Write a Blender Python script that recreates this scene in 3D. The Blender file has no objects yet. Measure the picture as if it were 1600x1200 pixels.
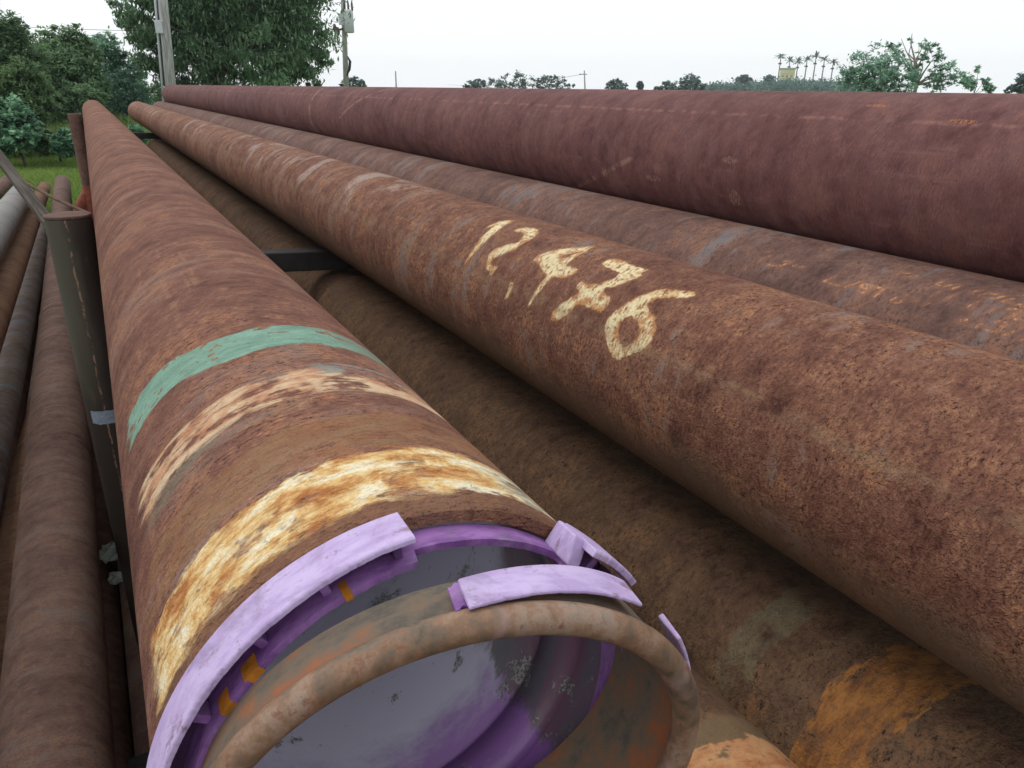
import bpy, math, random
import numpy as np
from mathutils import Vector, Matrix

# ------------------------------------------------------------------ camera, sky, sun, exposure
S = bpy.context.scene
COL = S.collection
EYE = 1.75                                   # camera height above the yard, metres
PITCH, YAW = math.radians(21.347), math.radians(27.685)
cam_data = bpy.data.cameras.new('camera'); cam = bpy.data.objects.new('camera', cam_data); COL.objects.link(cam)
cam.location = (0, 0, EYE); cam.rotation_euler = (math.pi/2 - PITCH, 0, -YAW)
cam_data.sensor_width = 36; cam_data.lens = 27.0; cam_data.clip_start = 0.01; cam_data.clip_end = 6000
S.camera = cam
W = bpy.data.worlds.new('World'); S.world = W; W.use_nodes = True
wn = W.node_tree; wn.nodes.clear()
sky = wn.nodes.new('ShaderNodeTexSky'); sky.sky_type = 'NISHITA'; sky.sun_disc = False
SUN_EL, SUN_AZ = math.radians(58), math.radians(-40)
sky.sun_elevation = SUN_EL; sky.sun_rotation = SUN_AZ
mixw = wn.nodes.new('ShaderNodeMix'); mixw.data_type = 'RGBA'; mixw.inputs[0].default_value = 0.93
mixw.inputs[7].default_value = (8.7, 9.0, 9.2, 1)            # closed white cloud cover
bgw = wn.nodes.new('ShaderNodeBackground'); bgw.inputs[1].default_value = 0.125
outw = wn.nodes.new('ShaderNodeOutputWorld')
wn.links.new(sky.outputs[0], mixw.inputs[6]); wn.links.new(mixw.outputs[2], bgw.inputs[0]); wn.links.new(bgw.outputs[0], outw.inputs[0])
sd = bpy.data.lights.new('sun', 'SUN'); sd.energy = 0.9; sd.angle = math.radians(40); sd.color = (1, .96, .9)
sun = bpy.data.objects.new('sun', sd); COL.objects.link(sun)
sun.rotation_euler = (math.pi/2 - SUN_EL, 0, math.pi + (-SUN_AZ)); sun.location = (0, 0, 30)
S.view_settings.view_transform = 'Standard'; S.view_settings.look = 'None'
S.view_settings.exposure = 0.0; S.view_settings.gamma = 1.0; S.view_settings.use_curve_mapping = False
S.render.engine = 'CYCLES'
S.cycles.use_adaptive_sampling = True; S.cycles.adaptive_threshold = .015; S.cycles.max_bounces = 5; S.cycles.diffuse_bounces = 3; S.cycles.glossy_bounces = 2; S.cycles.transparent_max_bounces = 4

rnd = random.Random(7); rng = np.random.default_rng(7)
R = 0.137                                    # radius of the big pipes

# ------------------------------------------------------------------ helpers: objects
def link(o, parent=None):
    COL.objects.link(o)
    if parent is not None: o.parent = parent
    return o
def tag(o, label=None, cat=None, group=None, kind=None):
    for k, v in (('label', label), ('category', cat), ('group', group), ('kind', kind)):
        if v: o[k] = v
    return o
def empty(name, loc=(0, 0, 0)):
    o = bpy.data.objects.new(name, None); o.location = loc; return link(o)
def mesh_np(name, verts, faces, mat, parent=None, smooth=False, loc=None, mats=None, fmat=None):
    """faces: (n,3) or (n,4) int array or list of mixed tuples"""
    me = bpy.data.meshes.new(name)
    verts = np.asarray(verts, np.float32)
    if isinstance(faces, np.ndarray):
        n, k = faces.shape
        me.vertices.add(len(verts)); me.vertices.foreach_set('co', verts.ravel())
        me.loops.add(n*k); me.loops.foreach_set('vertex_index', faces.astype(np.int32).ravel())
        me.polygons.add(n); me.polygons.foreach_set('loop_start', np.arange(0, n*k, k, dtype=np.int32))
        me.update(calc_edges=True)
    else:
        me.from_pydata(verts.tolist(), [], faces); me.update()
    for m in (mats or [mat]): me.materials.append(m)
    if fmat is not None: me.polygons.foreach_set('material_index', np.asarray(fmat, np.int32))
    if smooth: me.polygons.foreach_set('use_smooth', np.ones(len(me.polygons), bool))
    o = bpy.data.objects.new(name, me)
    if loc is not None: o.location = loc
    return link(o, parent)
def fattr(o, name, vals):
    a = o.data.attributes.new(name, 'FLOAT', 'POINT'); a.data.foreach_set('value', np.asarray(vals, np.float32))
def revolve(profile, n=96, a0=0., a1=360., axis='Y'):
    """profile list of (y, r): surface about the Y axis. closed when a full turn"""
    full = abs(a1-a0) >= 359.9
    th = np.radians(np.linspace(a0, a1, n, endpoint=not full))
    P = np.array(profile, float); k = len(P)
    V = np.zeros((k, len(th), 3))
    V[:, :, 0] = P[:, 1:2]*np.cos(th); V[:, :, 2] = P[:, 1:2]*np.sin(th); V[:, :, 1] = P[:, 0:1]
    m = len(th); idx = np.arange(k*m).reshape(k, m)
    nx = np.roll(idx, -1, 1) if full else idx[:, 1:]
    cur = idx if full else idx[:, :-1]
    F = np.stack([cur[:-1], nx[:-1], nx[1:], cur[1:]], -1).reshape(-1, 4)
    return V.reshape(-1, 3), F
def arc_solid(section, a0, a1, n=40, rag=None):
    """closed section polygon [(y, r)...] swept round the Y axis from a0 to a1 degrees, with end caps"""
    th = np.radians(np.linspace(a0, a1, n)); P = np.array(section, float); k = len(P)
    V = np.zeros((n, k, 3))
    Y = np.repeat(P[None, :, 0], n, 0).copy(); RR = np.repeat(P[None, :, 1], n, 0).copy()
    if rag is not None: Y, RR = rag(Y, RR, th)
    V[:, :, 0] = RR*np.cos(th)[:, None]; V[:, :, 1] = Y; V[:, :, 2] = RR*np.sin(th)[:, None]
    F = []
    for i in range(n-1):
        for j in range(k):
            a, b = i*k+j, i*k+(j+1) % k
            F.append((a, b, b+k, a+k))
    F.append(tuple(range(k-1, -1, -1))); F.append(tuple((n-1)*k+j for j in range(k)))
    return V.reshape(-1, 3), F
def tube(points, radii, n=10, cap=True):
    """tapered tube through points"""
    V, F = [], []
    pts = [Vector(p) for p in points]
    for i, p in enumerate(pts):
        d = (pts[min(i+1, len(pts)-1)] - pts[max(i-1, 0)]).normalized()
        u = d.orthogonal().normalized() if i == 0 else (u - d*u.dot(d)).normalized()
        w = d.cross(u)
        for k in range(n):
            a = 2*math.pi*k/n
            V.append(p + (u*math.cos(a) + w*math.sin(a))*radii[i])
    for i in range(len(pts)-1):
        for k in range(n):
            a, b = i*n+k, i*n+(k+1) % n
            F.append((a, b, b+n, a+n))
    if cap:
        F.append(tuple(range(n-1, -1, -1))); F.append(tuple((len(pts)-1)*n+k for k in range(n)))
    return [tuple(v) for v in V], F
def merge(parts):
    V, F, o = [], [], 0
    for v, f in parts:
        V += [tuple(x) for x in v]; F += [tuple(int(i)+o for i in q) for q in f]; o += len(v)
    return V, F
def box(c, s, rot=None):
    x, y, z = s[0]/2, s[1]/2, s[2]/2
    V = [Vector((a*x, b*y, d*z)) for a in (-1, 1) for b in (-1, 1) for d in (-1, 1)]
    if rot is not None: V = [rot @ v for v in V]
    V = [tuple(v + Vector(c)) for v in V]
    return V, [(0, 1, 3, 2), (4, 6, 7, 5), (0, 4, 5, 1), (2, 3, 7, 6), (0, 2, 6, 4), (1, 5, 7, 3)]
def chamfer(o, w):
    m = o.modifiers.new('bevel', 'BEVEL'); m.width = w; m.segments = 2; m.limit_method = 'ANGLE'; return o
# a direction for far things: pixel of the photograph (1600 x 1200) and distance -> a point in the yard
_f = Vector((math.sin(YAW)*math.cos(PITCH), math.cos(YAW)*math.cos(PITCH), -math.sin(PITCH)))
_r = Vector((math.cos(YAW), -math.sin(YAW), 0)); _u = _r.cross(_f)
def at(px, py, dist):
    d = _f*1200 + _r*(px-800) - _u*(py-600)
    d = d / math.hypot(d.x, d.y)
    return Vector((0, 0, EYE)) + d*dist
def ground_z(x, y):
    d = math.hypot(x, y)
    return -0.013*max(0., d-45.)

# ------------------------------------------------------------------ helpers: materials
class M:
    def __init__(s, name, rough=.85, spec=.25):
        s.m = bpy.data.materials.new(name); s.m.use_nodes = True; s.t = s.m.node_tree; s.t.nodes.clear()
        s.out = s.t.nodes.new('ShaderNodeOutputMaterial'); s.b = s.t.nodes.new('ShaderNodeBsdfPrincipled')
        s.t.links.new(s.b.outputs[0], s.out.inputs[0]); s.set(s.b.inputs['Roughness'], rough); s.set(s.b.inputs['Specular IOR Level'], spec)
        s.tc = s.t.nodes.new('ShaderNodeTexCoord'); s.obj = s.tc.outputs['Object']
    def set(s, inp, v):
        if isinstance(v, bpy.types.NodeSocket): s.t.links.new(v, inp)
        elif isinstance(v, (tuple, list)): inp.default_value = tuple(v) + ((1,) if len(v) == 3 and len(inp.default_value) == 4 else ())
        else: inp.default_value = v
    def math(s, op, a, b=None, c=None, clamp=False):
        n = s.t.nodes.new('ShaderNodeMath'); n.operation = op; n.use_clamp = clamp
        for i, v in enumerate((a, b, c)):
            if v is not None: s.set(n.inputs[i], v)
        return n.outputs[0]
    def add(s, a, b): return s.math('ADD', a, b)
    def sub(s, a, b): return s.math('SUBTRACT', a, b)
    def mul(s, a, b): return s.math('MULTIPLY', a, b)
    def mn(s, a, b): return s.math('MINIMUM', a, b)
    def mx(s, a, b): return s.math('MAXIMUM', a, b)
    def vec(s, v, scale=(1, 1, 1), off=(0, 0, 0)):
        n = s.t.nodes.new('ShaderNodeMapping'); s.set(n.inputs[0], v); n.inputs[1].default_value = off; n.inputs[3].default_value = scale; return n.outputs[0]
    def sep(s, v):
        n = s.t.nodes.new('ShaderNodeSeparateXYZ'); s.set(n.inputs[0], v); return n.outputs
    def noise(s, v, scale=1., detail=4., rough=.55, dist=0.):
        n = s.t.nodes.new('ShaderNodeTexNoise'); s.set(n.inputs['Vector'], v); n.inputs['Scale'].default_value = scale
        n.inputs['Detail'].default_value = detail; n.inputs['Roughness'].default_value = rough; n.inputs['Distortion'].default_value = dist
        return n.outputs[0]
    def vor(s, v, scale, feature='F1'):
        n = s.t.nodes.new('ShaderNodeTexVoronoi'); n.feature = feature; s.set(n.inputs['Vector'], v); n.inputs['Scale'].default_value = scale; return n.outputs
    def step(s, x, lo, hi):
        n = s.t.nodes.new('ShaderNodeMapRange'); n.interpolation_type = 'SMOOTHSTEP'; s.set(n.inputs[0], x)
        n.inputs[1].default_value = lo; n.inputs[2].default_value = hi; return n.outputs[0]
    def ramp(s, x, stops):
        n = s.t.nodes.new('ShaderNodeValToRGB'); s.set(n.inputs[0], x); e = n.color_ramp.elements
        while len(e) < len(stops): e.new(.5)
        for q, (p, c) in zip(e, stops): q.position = p; q.color = tuple(c) + (1,)
        return n.outputs[0]
    def mix(s, f, a, b, mode='MIX'):
        n = s.t.nodes.new('ShaderNodeMix'); n.data_type = 'RGBA'; n.blend_type = mode
        s.set(n.inputs[0], f); s.set(n.inputs[6], a); s.set(n.inputs[7], b); return n.outputs[2]
    def attr(s, name):
        n = s.t.nodes.new('ShaderNodeAttribute'); n.attribute_name = name; return n.outputs
    def bump(s, h, strength=.5, dist=.002):
        n = s.t.nodes.new('ShaderNodeBump'); s.set(n.inputs['Height'], h); n.inputs['Strength'].default_value = strength; n.inputs['Distance'].default_value = dist
        s.t.links.new(n.outputs[0], s.b.inputs['Normal'])
    def color(s, c): s.set(s.b.inputs['Base Color'], c); return s.m
def lin(r, g, b):                             # an sRGB paint or rust tone as seen on a chip -> linear
    f = lambda v: (v/255/12.92) if v <= 10 else ((v/255+.055)/1.055)**2.4
    return (f(r), f(g), f(b))

def rust(name, pal, seed=0., r=R, streak=.5, grey=.25, pit=.6, grain=1., dust=None, paint=None, bump=.6, blot=1., aniso=2., fineamt=.5, scale_f=16., scale_a=2., org_amt=.6, scrape=0.):
    """layered rust on a pipe that lies along its own Y axis; pal = (dark, mid, light, orange, greyblue, flake) linear tones"""
    m = M(name, .85, .22)
    P = m.vec(m.obj, off=(seed*3.1, seed*7.7, seed*1.3))
    Q = m.vec(m.obj, scale=(1, 6, 1), off=(seed*1.7, seed*2.9, seed*5.3))       # drawn out round the girth
    Q2 = m.vec(m.obj, scale=(1, aniso, 1), off=(seed*2.7, seed*.9, seed*4.3))
    Q3 = m.vec(m.obj, scale=(1, scale_a, 1), off=(seed*1.1, seed*3.9, seed*.3))
    big = m.noise(P, 5., 3, .6); rings = m.noise(Q, 3., 4, .6, .8); mid = m.noise(P, 34, 3, .65)
    fine = m.noise(Q2, 120*grain, 3, .7); tiny = m.noise(P, 380*grain, 2, .6); sc = m.noise(Q3, scale_f, 4, .68, .3)
    v = m.add(m.add(m.mul(big, .50*blot), m.mul(rings, .5*streak)), m.add(m.mul(mid, .40), m.add(m.mul(sc, .35), m.mul(fine, fineamt*.6))))
    v = m.math('DIVIDE', v, .50*blot + .5*streak + .75 + fineamt*.6)
    c = m.ramp(v, [(.39, pal[0]), (.47, pal[1]), (.54, pal[2]), (.64, pal[3])])
    scale = m.step(sc, .505, .53)                                   # a lifted layer of scale with its own edge
    c = m.mix(m.mul(scale, .30), c, pal[1])
    g = m.step(m.add(m.mul(rings, .5), m.add(m.mul(big, .35), m.mul(sc, .35))), .63, .72)
    c = m.mix(m.mul(g, grey), c, pal[4])
    org = m.mul(m.step(m.add(m.mul(mid, .6), m.mul(big, .5)), .56, .68), m.step(fine, .40, .6))
    c = m.mix(m.mul(org, org_amt), c, pal[3])
    rough_zone = m.step(m.add(m.mul(big, .5), m.mul(mid, .5)), .42, .58)   # crusted patches, smoother between
    c = m.mix(m.mul(m.mul(m.step(fine, .54, .68), rough_zone), .55*fineamt*2), c, pal[5])
    fl = m.mul(m.step(m.add(m.mul(fine, .6), m.mul(tiny, .4)), .455, .37), m.add(.25, rough_zone))
    c = m.mix(m.mul(fl, .8*pit), c, tuple(x*.42 for x in pal[0]))
    pits = m.step(tiny, .62, .70)
    c = m.mix(m.mul(pits, .7*pit), c, tuple(x*.30 for x in pal[0]))
    if scrape:                                 # long drag scratches
        c = m.mix(m.mul(m.mul(m.step(m.noise(m.vec(m.obj, scale=(1, .05, 1), off=(seed, seed, 0)), 52, 3, .7), .60, .68), m.step(mid, .38, .6)), scrape), c, pal[5])
    xyz = m.sep(m.obj)
    ang = m.math('ARCTAN2', xyz[2], xyz[0])
    if dust:                                   # settled tan dirt on one flank: (from_sin, to_sin, tone, amount)
        sn = m.math('DIVIDE', xyz[2], r)
        mask = m.step(m.add(sn, m.mul(m.sub(big, .5), .7)), dust[0], dust[1])
        c = m.mix(m.mul(mask, m.mul(m.sub(1.2, m.mul(fl, .9)), dust[3])), c, dust[2])
    if paint:
        c, k = paint(m, c, xyz, ang, fine, mid, tiny, rings, big, P)
    m.bump(m.add(m.add(m.mul(fine, 1.), m.mul(scale, .4)), m.mul(tiny, .6)), bump, .003)
    return m.color(c)

def plain(name, c, rough=.7, var=.25, scale=20., bump=0., spec=.3, c2=None):
    m = M(name, rough, spec); n = m.noise(m.obj, scale, 6, .6)
    if c2 is None: c2 = tuple(x*(1-var) for x in c)
    col = m.mix(m.step(n, .35, .65), c2, c)
    if bump: m.bump(m.noise(m.obj, scale*6, 5, .65), bump, .003)
    return m.color(col)

# ------------------------------------------------------------------ rust palettes (dark, mid, light, orange, grey, flake)
PAL_A = (lin(80, 50, 43), lin(120, 79, 66), lin(141, 98, 80), lin(166, 110, 76), lin(146, 126, 117), lin(184, 140, 112))
PAL_B = (lin(78, 47, 39), lin(119, 79, 64), lin(143, 101, 80), lin(167, 113, 76), lin(134, 122, 116), lin(172, 129, 98))
PAL_C = (lin(76, 54, 50), lin(104, 77, 69), lin(122, 92, 81), lin(154, 102, 74), lin(118, 114, 116), lin(138, 104, 88))
PAL_D = (lin(78, 48, 47), lin(99, 65, 64), lin(111, 76, 74), lin(134, 90, 78), lin(118, 96, 93), lin(134, 99, 92))
PAL_E = (lin(70, 50, 40), lin(100, 75, 58), lin(116, 90, 68), lin(144, 98, 62), lin(116, 100, 82), lin(132, 102, 78))
PAL_G = (lin(76, 54, 48), lin(100, 76, 68), lin(116, 91, 80), lin(134, 98, 76), lin(110, 100, 96), lin(130, 104, 92))
PAL_H = (lin(80, 54, 42), lin(108, 77, 58), lin(126, 94, 70), lin(146, 102, 70), lin(116, 102, 90), lin(138, 106, 80))

def band(m, y, y0, y1, edge, n):              # soft-edged strip between two stations along the pipe
    d = m.mn(m.sub(y, y0), m.sub(y1, y))
    return m.step(m.add(d, m.mul(m.sub(n, .5), edge)), -.0025, .003)
def arcmask(m, ang, lo, hi, n, soft=.05, edge=.5):
    d = m.mn(m.sub(ang, math.radians(lo)), m.sub(math.radians(hi), ang))
    return m.step(m.add(d, m.mul(m.sub(n, .5), edge)), -soft, soft)

def paint_A(m, c, xyz, ang, fine, mid, tiny, rings, big, P):
    y = xyz[1]
    ed = m.noise(m.vec(P, scale=(1, 9, 1)), 9, 4, .65); ed2 = m.noise(m.vec(P, scale=(1, 2.4, 1)), 30, 4, .7)
    st = m.add(m.mul(m.noise(m.vec(P, scale=(1, 1.7, 1), off=(4, 1, 2)), 26, 5, .72, .3), .8), m.mul(ed, .2))
    e = m.add(m.mul(ed, .5), m.mul(ed2, .5))
    skew = m.mul(m.step(ang, math.radians(104), math.radians(134)), .024)
    # smooth olive primer
    pr = m.mul(band(m, y, .404, .462, .07, ed), arcmask(m, ang, 38, 160, ed2, .08, .9))
    pr = m.mul(pr, m.step(m.add(m.mul(st, .6), m.mul(big, .4)), .43, .52))
    c = m.mix(m.mul(pr, .68), c, m.mix(m.step(ed2, .35, .65), lin(146, 98, 66), lin(148, 114, 82)))
    # green band
    yy = m.sub(y, skew)
    g = m.mul(band(m, yy, .626, .688, .030, e), arcmask(m, ang, 44, 154, ed, .05, .35))
    g = m.mul(g, m.sub(1., m.mul(m.step(m.add(m.mul(mid, .5), m.mul(ed2, .5)), .565, .60), .9)))
    thin = m.step(ang, math.radians(50), math.radians(72))
    gc = m.mix(m.step(ed2, .3, .7), lin(112, 150, 132), lin(140, 178, 158))
    gc = m.mix(thin, lin(128, 140, 122), gc)
    c = m.mix(m.mul(g, .95), c, gc)
    # peach and cream band, badly worn
    w = m.step(m.add(m.mul(e, .65), m.mul(mid, .35)), .455, .53)
    p = m.mul(m.mul(band(m, y, .508, .560, .02, e), arcmask(m, ang, 46, 150, ed, .06, .4)), w)
    pc = m.mix(m.step(st, .40, .60), lin(196, 140, 104), lin(224, 196, 160))
    c = m.mix(m.mul(p, .92), c, pc)
    p2 = m.mul(m.mul(band(m, y, .548, .572, .014, ed2), arcmask(m, ang, 44, 84, ed, .06, .3)), m.step(ed2, .48, .56))
    c = m.mix(m.mul(p2, .85), c, lin(138, 142, 134))
    gl = m.mul(m.mul(band(m, y, .486, .512, .012, ed2), arcmask(m, ang, 95, 150, ed, .06, .4)), m.step(ed, .45, .55))
    c = m.mix(m.mul(gl, .7), c, lin(122, 116, 100))
    # broad yellow-white band, rust bleeding through
    b = m.mul(band(m, y, .340, .402, .040, ed2), arcmask(m, ang, 40, 158, ed2, .05, .35))
    bc = m.ramp(st, [(.38, lin(176, 112, 62)), (.45, lin(206, 152, 92)), (.51, lin(232, 196, 134)), (.59, lin(246, 234, 202))])
    bare = m.step(m.add(m.add(m.mul(ed2, .45), m.mul(mid, .40)), m.mul(big, .15)), .535, .60)
    b = m.mul(b, m.sub(1., m.mul(bare, .8)))
    far = m.step(ang, math.radians(64), math.radians(52))
    bc = m.mix(m.mul(far, m.step(ed2, .42, .56)), bc, lin(160, 156, 138))
    c = m.mix(m.mul(b, .95), c, bc)
    # scorched collar by the end
    col = m.step(m.add(y, m.mul(m.sub(ed2, .5), .01)), .346, .338)
    c = m.mix(m.mul(col, .6), c, m.mix(ed2, lin(104, 72, 56), lin(128, 94, 70)))
    return c, None

def letters(tone_hi, tone_lo, wear, ragged, grow=0.):
    def f(m, c, xyz, ang, fine, mid, tiny, rings, big, P):
        sd = m.attr('paint')[2]
        n = m.noise(m.vec(P, scale=(1, 1.8, 1)), 70, 4, .7)
        k = m.step(m.add(m.add(sd, grow), m.mul(m.sub(n, .5), ragged)), -.0006, .0012)
        chips = m.step(m.add(m.mul(fine, .55), m.mul(n, .45)), .545+wear, .60+wear)
        core = m.step(m.add(m.add(sd, m.mul(m.sub(n, .5), .030)), m.mul(m.sub(mid, .5), .060)), -.004, .010)
        col = m.mix(core, tone_lo, tone_hi)
        col = m.mix(m.mul(m.step(m.add(m.mul(n, .55), m.mul(fine, .45)), .47, .60), .75), col, tone_lo)
        k = m.mul(k, m.sub(1., m.mul(chips, .9)))
        halo = m.step(m.add(sd, m.mul(m.sub(n, .5), .01)), -.006, .002)
        c = m.mix(m.mul(halo, .18), c, tone_lo)
        return m.mix(m.mul(k, .96), c, col), None
    return f

def paint_B(m, c, xyz, ang, fine, mid, tiny, rings, big, P):
    c, k = letters(lin(236, 220, 176), lin(188, 132, 84), -.012, .011, -.0004)(m, c, xyz, ang, fine, mid, tiny, rings, big, P)
    a2 = m.math('ABSOLUTE', m.sub(ang, m.add(2.66, m.mul(m.sub(big, .5), .2))))   # tide line of dirt along the flank
    c = m.mix(m.mul(m.mul(m.step(a2, .09, .0), m.step(mid, .35, .6)), .42), c, lin(140, 116, 92))
    pn = m.noise(m.vec(P, scale=(1, 1.4, 1), off=(2, 5, 8)), 6.5, 4, .66, .6)
    pale = m.mul(m.mul(m.step(pn, .53, .64), m.step(fine, .28, .55)), m.mul(m.step(xyz[1], 1.3, 2.0), m.step(m.math('ABSOLUTE', m.sub(ang, 1.95)), .9, .35)))
    return m.mix(m.mul(pale, .75), c, lin(178, 160, 150)), None

def paint_D(m, c, xyz, ang, fine, mid, tiny, rings, big, P):
    a = m.math('ABSOLUTE', m.add(m.sub(ang, 2.36), m.mul(m.sub(big, .5), .06)))
    ln = m.mul(m.step(a, .045, .0), m.step(mid, .42, .62))
    c = m.mix(m.mul(ln, .5), c, lin(154, 112, 100))
    for (yy, aa, sy, sa) in ((.81, 2.11, .022, .035), (.665, 2.32, .024, .035), (1.24, -3.02, .012, .10), (1.26, -2.85, .03, .05), (1.03, -2.75, .014, .12), (1.43, -2.80, .010, .12), (1.04, 3.02, .02, .05)):
        d = m.add(m.math('POWER', m.math('DIVIDE', m.sub(xyz[1], yy), sy), 2.), m.math('POWER', m.math('DIVIDE', m.sub(ang, aa), sa), 2.))
        k = m.mul(m.step(m.add(d, m.mul(m.sub(mid, .5), 3.)), 1.1, .5), m.step(fine, .42, .58))
        c = m.mix(m.mul(k, .7), c, lin(176, 116, 74) if aa > 2 and aa < 2.4 else lin(148, 112, 100))
    for yy, tilt in ((3.98, .0), (3.2, .34)):       # rub marks round the girth
        k = m.step(m.math('ABSOLUTE', m.sub(xyz[1], m.add(yy, m.mul(m.sub(ang, 2.4), tilt)))), .022, .006)
        c = m.mix(m.mul(k, m.mul(m.step(mid, .35, .6), .55)), c, lin(158, 126, 112))
    return c, None

def paint_E(m, c, xyz, ang, fine, mid, tiny, rings, big, P):
    n = m.noise(m.vec(P, scale=(1, 3, 1)), 22, 4, .68)
    t = m.mul(m.mul(band(m, xyz[1], .475, .520, .03, n), arcmask(m, ang, 95, 152, n, .1, .6)), m.step(mid, .33, .55))
    c = m.mix(m.mul(t, .36), c, lin(120, 122, 98))
    b = m.mul(m.mul(band(m, xyz[1], .330, .396, .06, n), m.add(.45, m.step(n, .35, .6))), arcmask(m, ang, 70, 166, n, .12, .7))
    b = m.mul(b, m.sub(1., m.mul(m.step(m.add(m.mul(mid, .6), m.mul(fine, .4)), .53, .62), .8)))
    c = m.mix(m.mul(b, .85), c, m.mix(m.step(n, .35, .65), lin(138, 88, 48), lin(168, 116, 66)))
    return c, None
def paint_F(m, c, xyz, ang, fine, mid, tiny, rings, big, P):
    n = m.noise(m.vec(P, scale=(1, 2, 1)), 20, 4, .68)
    o = m.step(m.add(xyz[1], m.mul(m.sub(n, .5), .08)), .42, .40)
    c = m.mix(m.mul(o, .6), c, lin(134, 112, 84))
    b = m.mul(band(m, xyz[1], .300, .378, .04, n), m.sub(1., m.step(m.add(m.mul(mid, .5), m.mul(n, .5)), .56, .62)))
    c = m.mix(m.mul(b, .9), c, m.mix(m.step(n, .35, .62), lin(176, 104, 62), lin(208, 156, 110)))
    return c, None

MAT_A = rust('rust_worn_painted', PAL_A, 1., grain=1.25, blot=.8, streak=.5, grey=.45, pit=.95, paint=paint_A, bump=1., aniso=2.6, fineamt=.5, scale_f=14, scale_a=3., scrape=.22)
MAT_B = rust('rust_numbered', PAL_B, 2., grain=1.3, streak=.45, grey=.6, pit=1.15, dust=(-.02, -.62, lin(118, 100, 80), .62), paint=paint_B, bump=1., aniso=1.5, fineamt=.6, scale_f=30, scale_a=1.4, blot=.8, scrape=.3)
MAT_C = rust('rust_stencilled', PAL_C, 3., streak=.35, grey=.8, pit=.7, paint=letters(lin(206, 150, 104), lin(154, 106, 80), -.075, .008, -.0008), bump=.6, aniso=1.6, scale_f=20, org_amt=.4)
MAT_D = rust('rust_purple_brown', PAL_D, 4., r=.126, streak=.35, grey=.2, pit=.3, paint=paint_D, bump=.35, blot=.8, aniso=4., fineamt=.3, scale_f=9, scale_a=2.5, org_amt=.25, scrape=.3)
MAT_E = rust('rust_dusty_brown', PAL_E, 5., streak=.3, grey=.3, pit=1., paint=paint_E, bump=.9, blot=.6, aniso=1.5, fineamt=.5, scale_f=34, scale_a=1.3, org_amt=.45)
MAT_F = rust('rust_peach_marked', PAL_E, 6., streak=.35, grey=.3, pit=.7, paint=paint_F, bump=.6, aniso=1.5)
MAT_G = rust('rust_mauve', PAL_G, 7., r=.1, streak=.7, grey=.6, pit=.5, bump=.45, fineamt=.35, aniso=2.2, org_amt=.4)
MAT_H = rust('rust_ochre', PAL_H, 8., r=.1, streak=.4, grey=.4, pit=.5, bump=.5, org_amt=.3)
MAT_M = rust('rust_slate', (lin(78, 66, 60), lin(104, 90, 82), lin(122, 106, 96), lin(136, 108, 92), lin(104, 118, 132), lin(140, 124, 112)), 9., r=.07, streak=.5, grey=1., pit=.5, bump=.5)
MAT_K = rust('weathered_grey_steel', (lin(110, 108, 106), lin(136, 134, 132), lin(152, 150, 148), lin(150, 136, 122), lin(140, 146, 150), lin(160, 154, 148)), 10., r=.1, streak=.8, grey=.4, pit=.2, bump=.3, fineamt=.2)
MAT_BORE = plain('dark_bore_scale', lin(70, 58, 54), .9, .3, 40, .4)
MAT_RIM = plain('bare_ochre_rim', lin(196, 142, 104), .8, .35, 60, .3)
MAT_BAR = plain('black_steel_bar', lin(58, 54, 54), .75, .3, 25, .3)
MAT_WOOD = None

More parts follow.
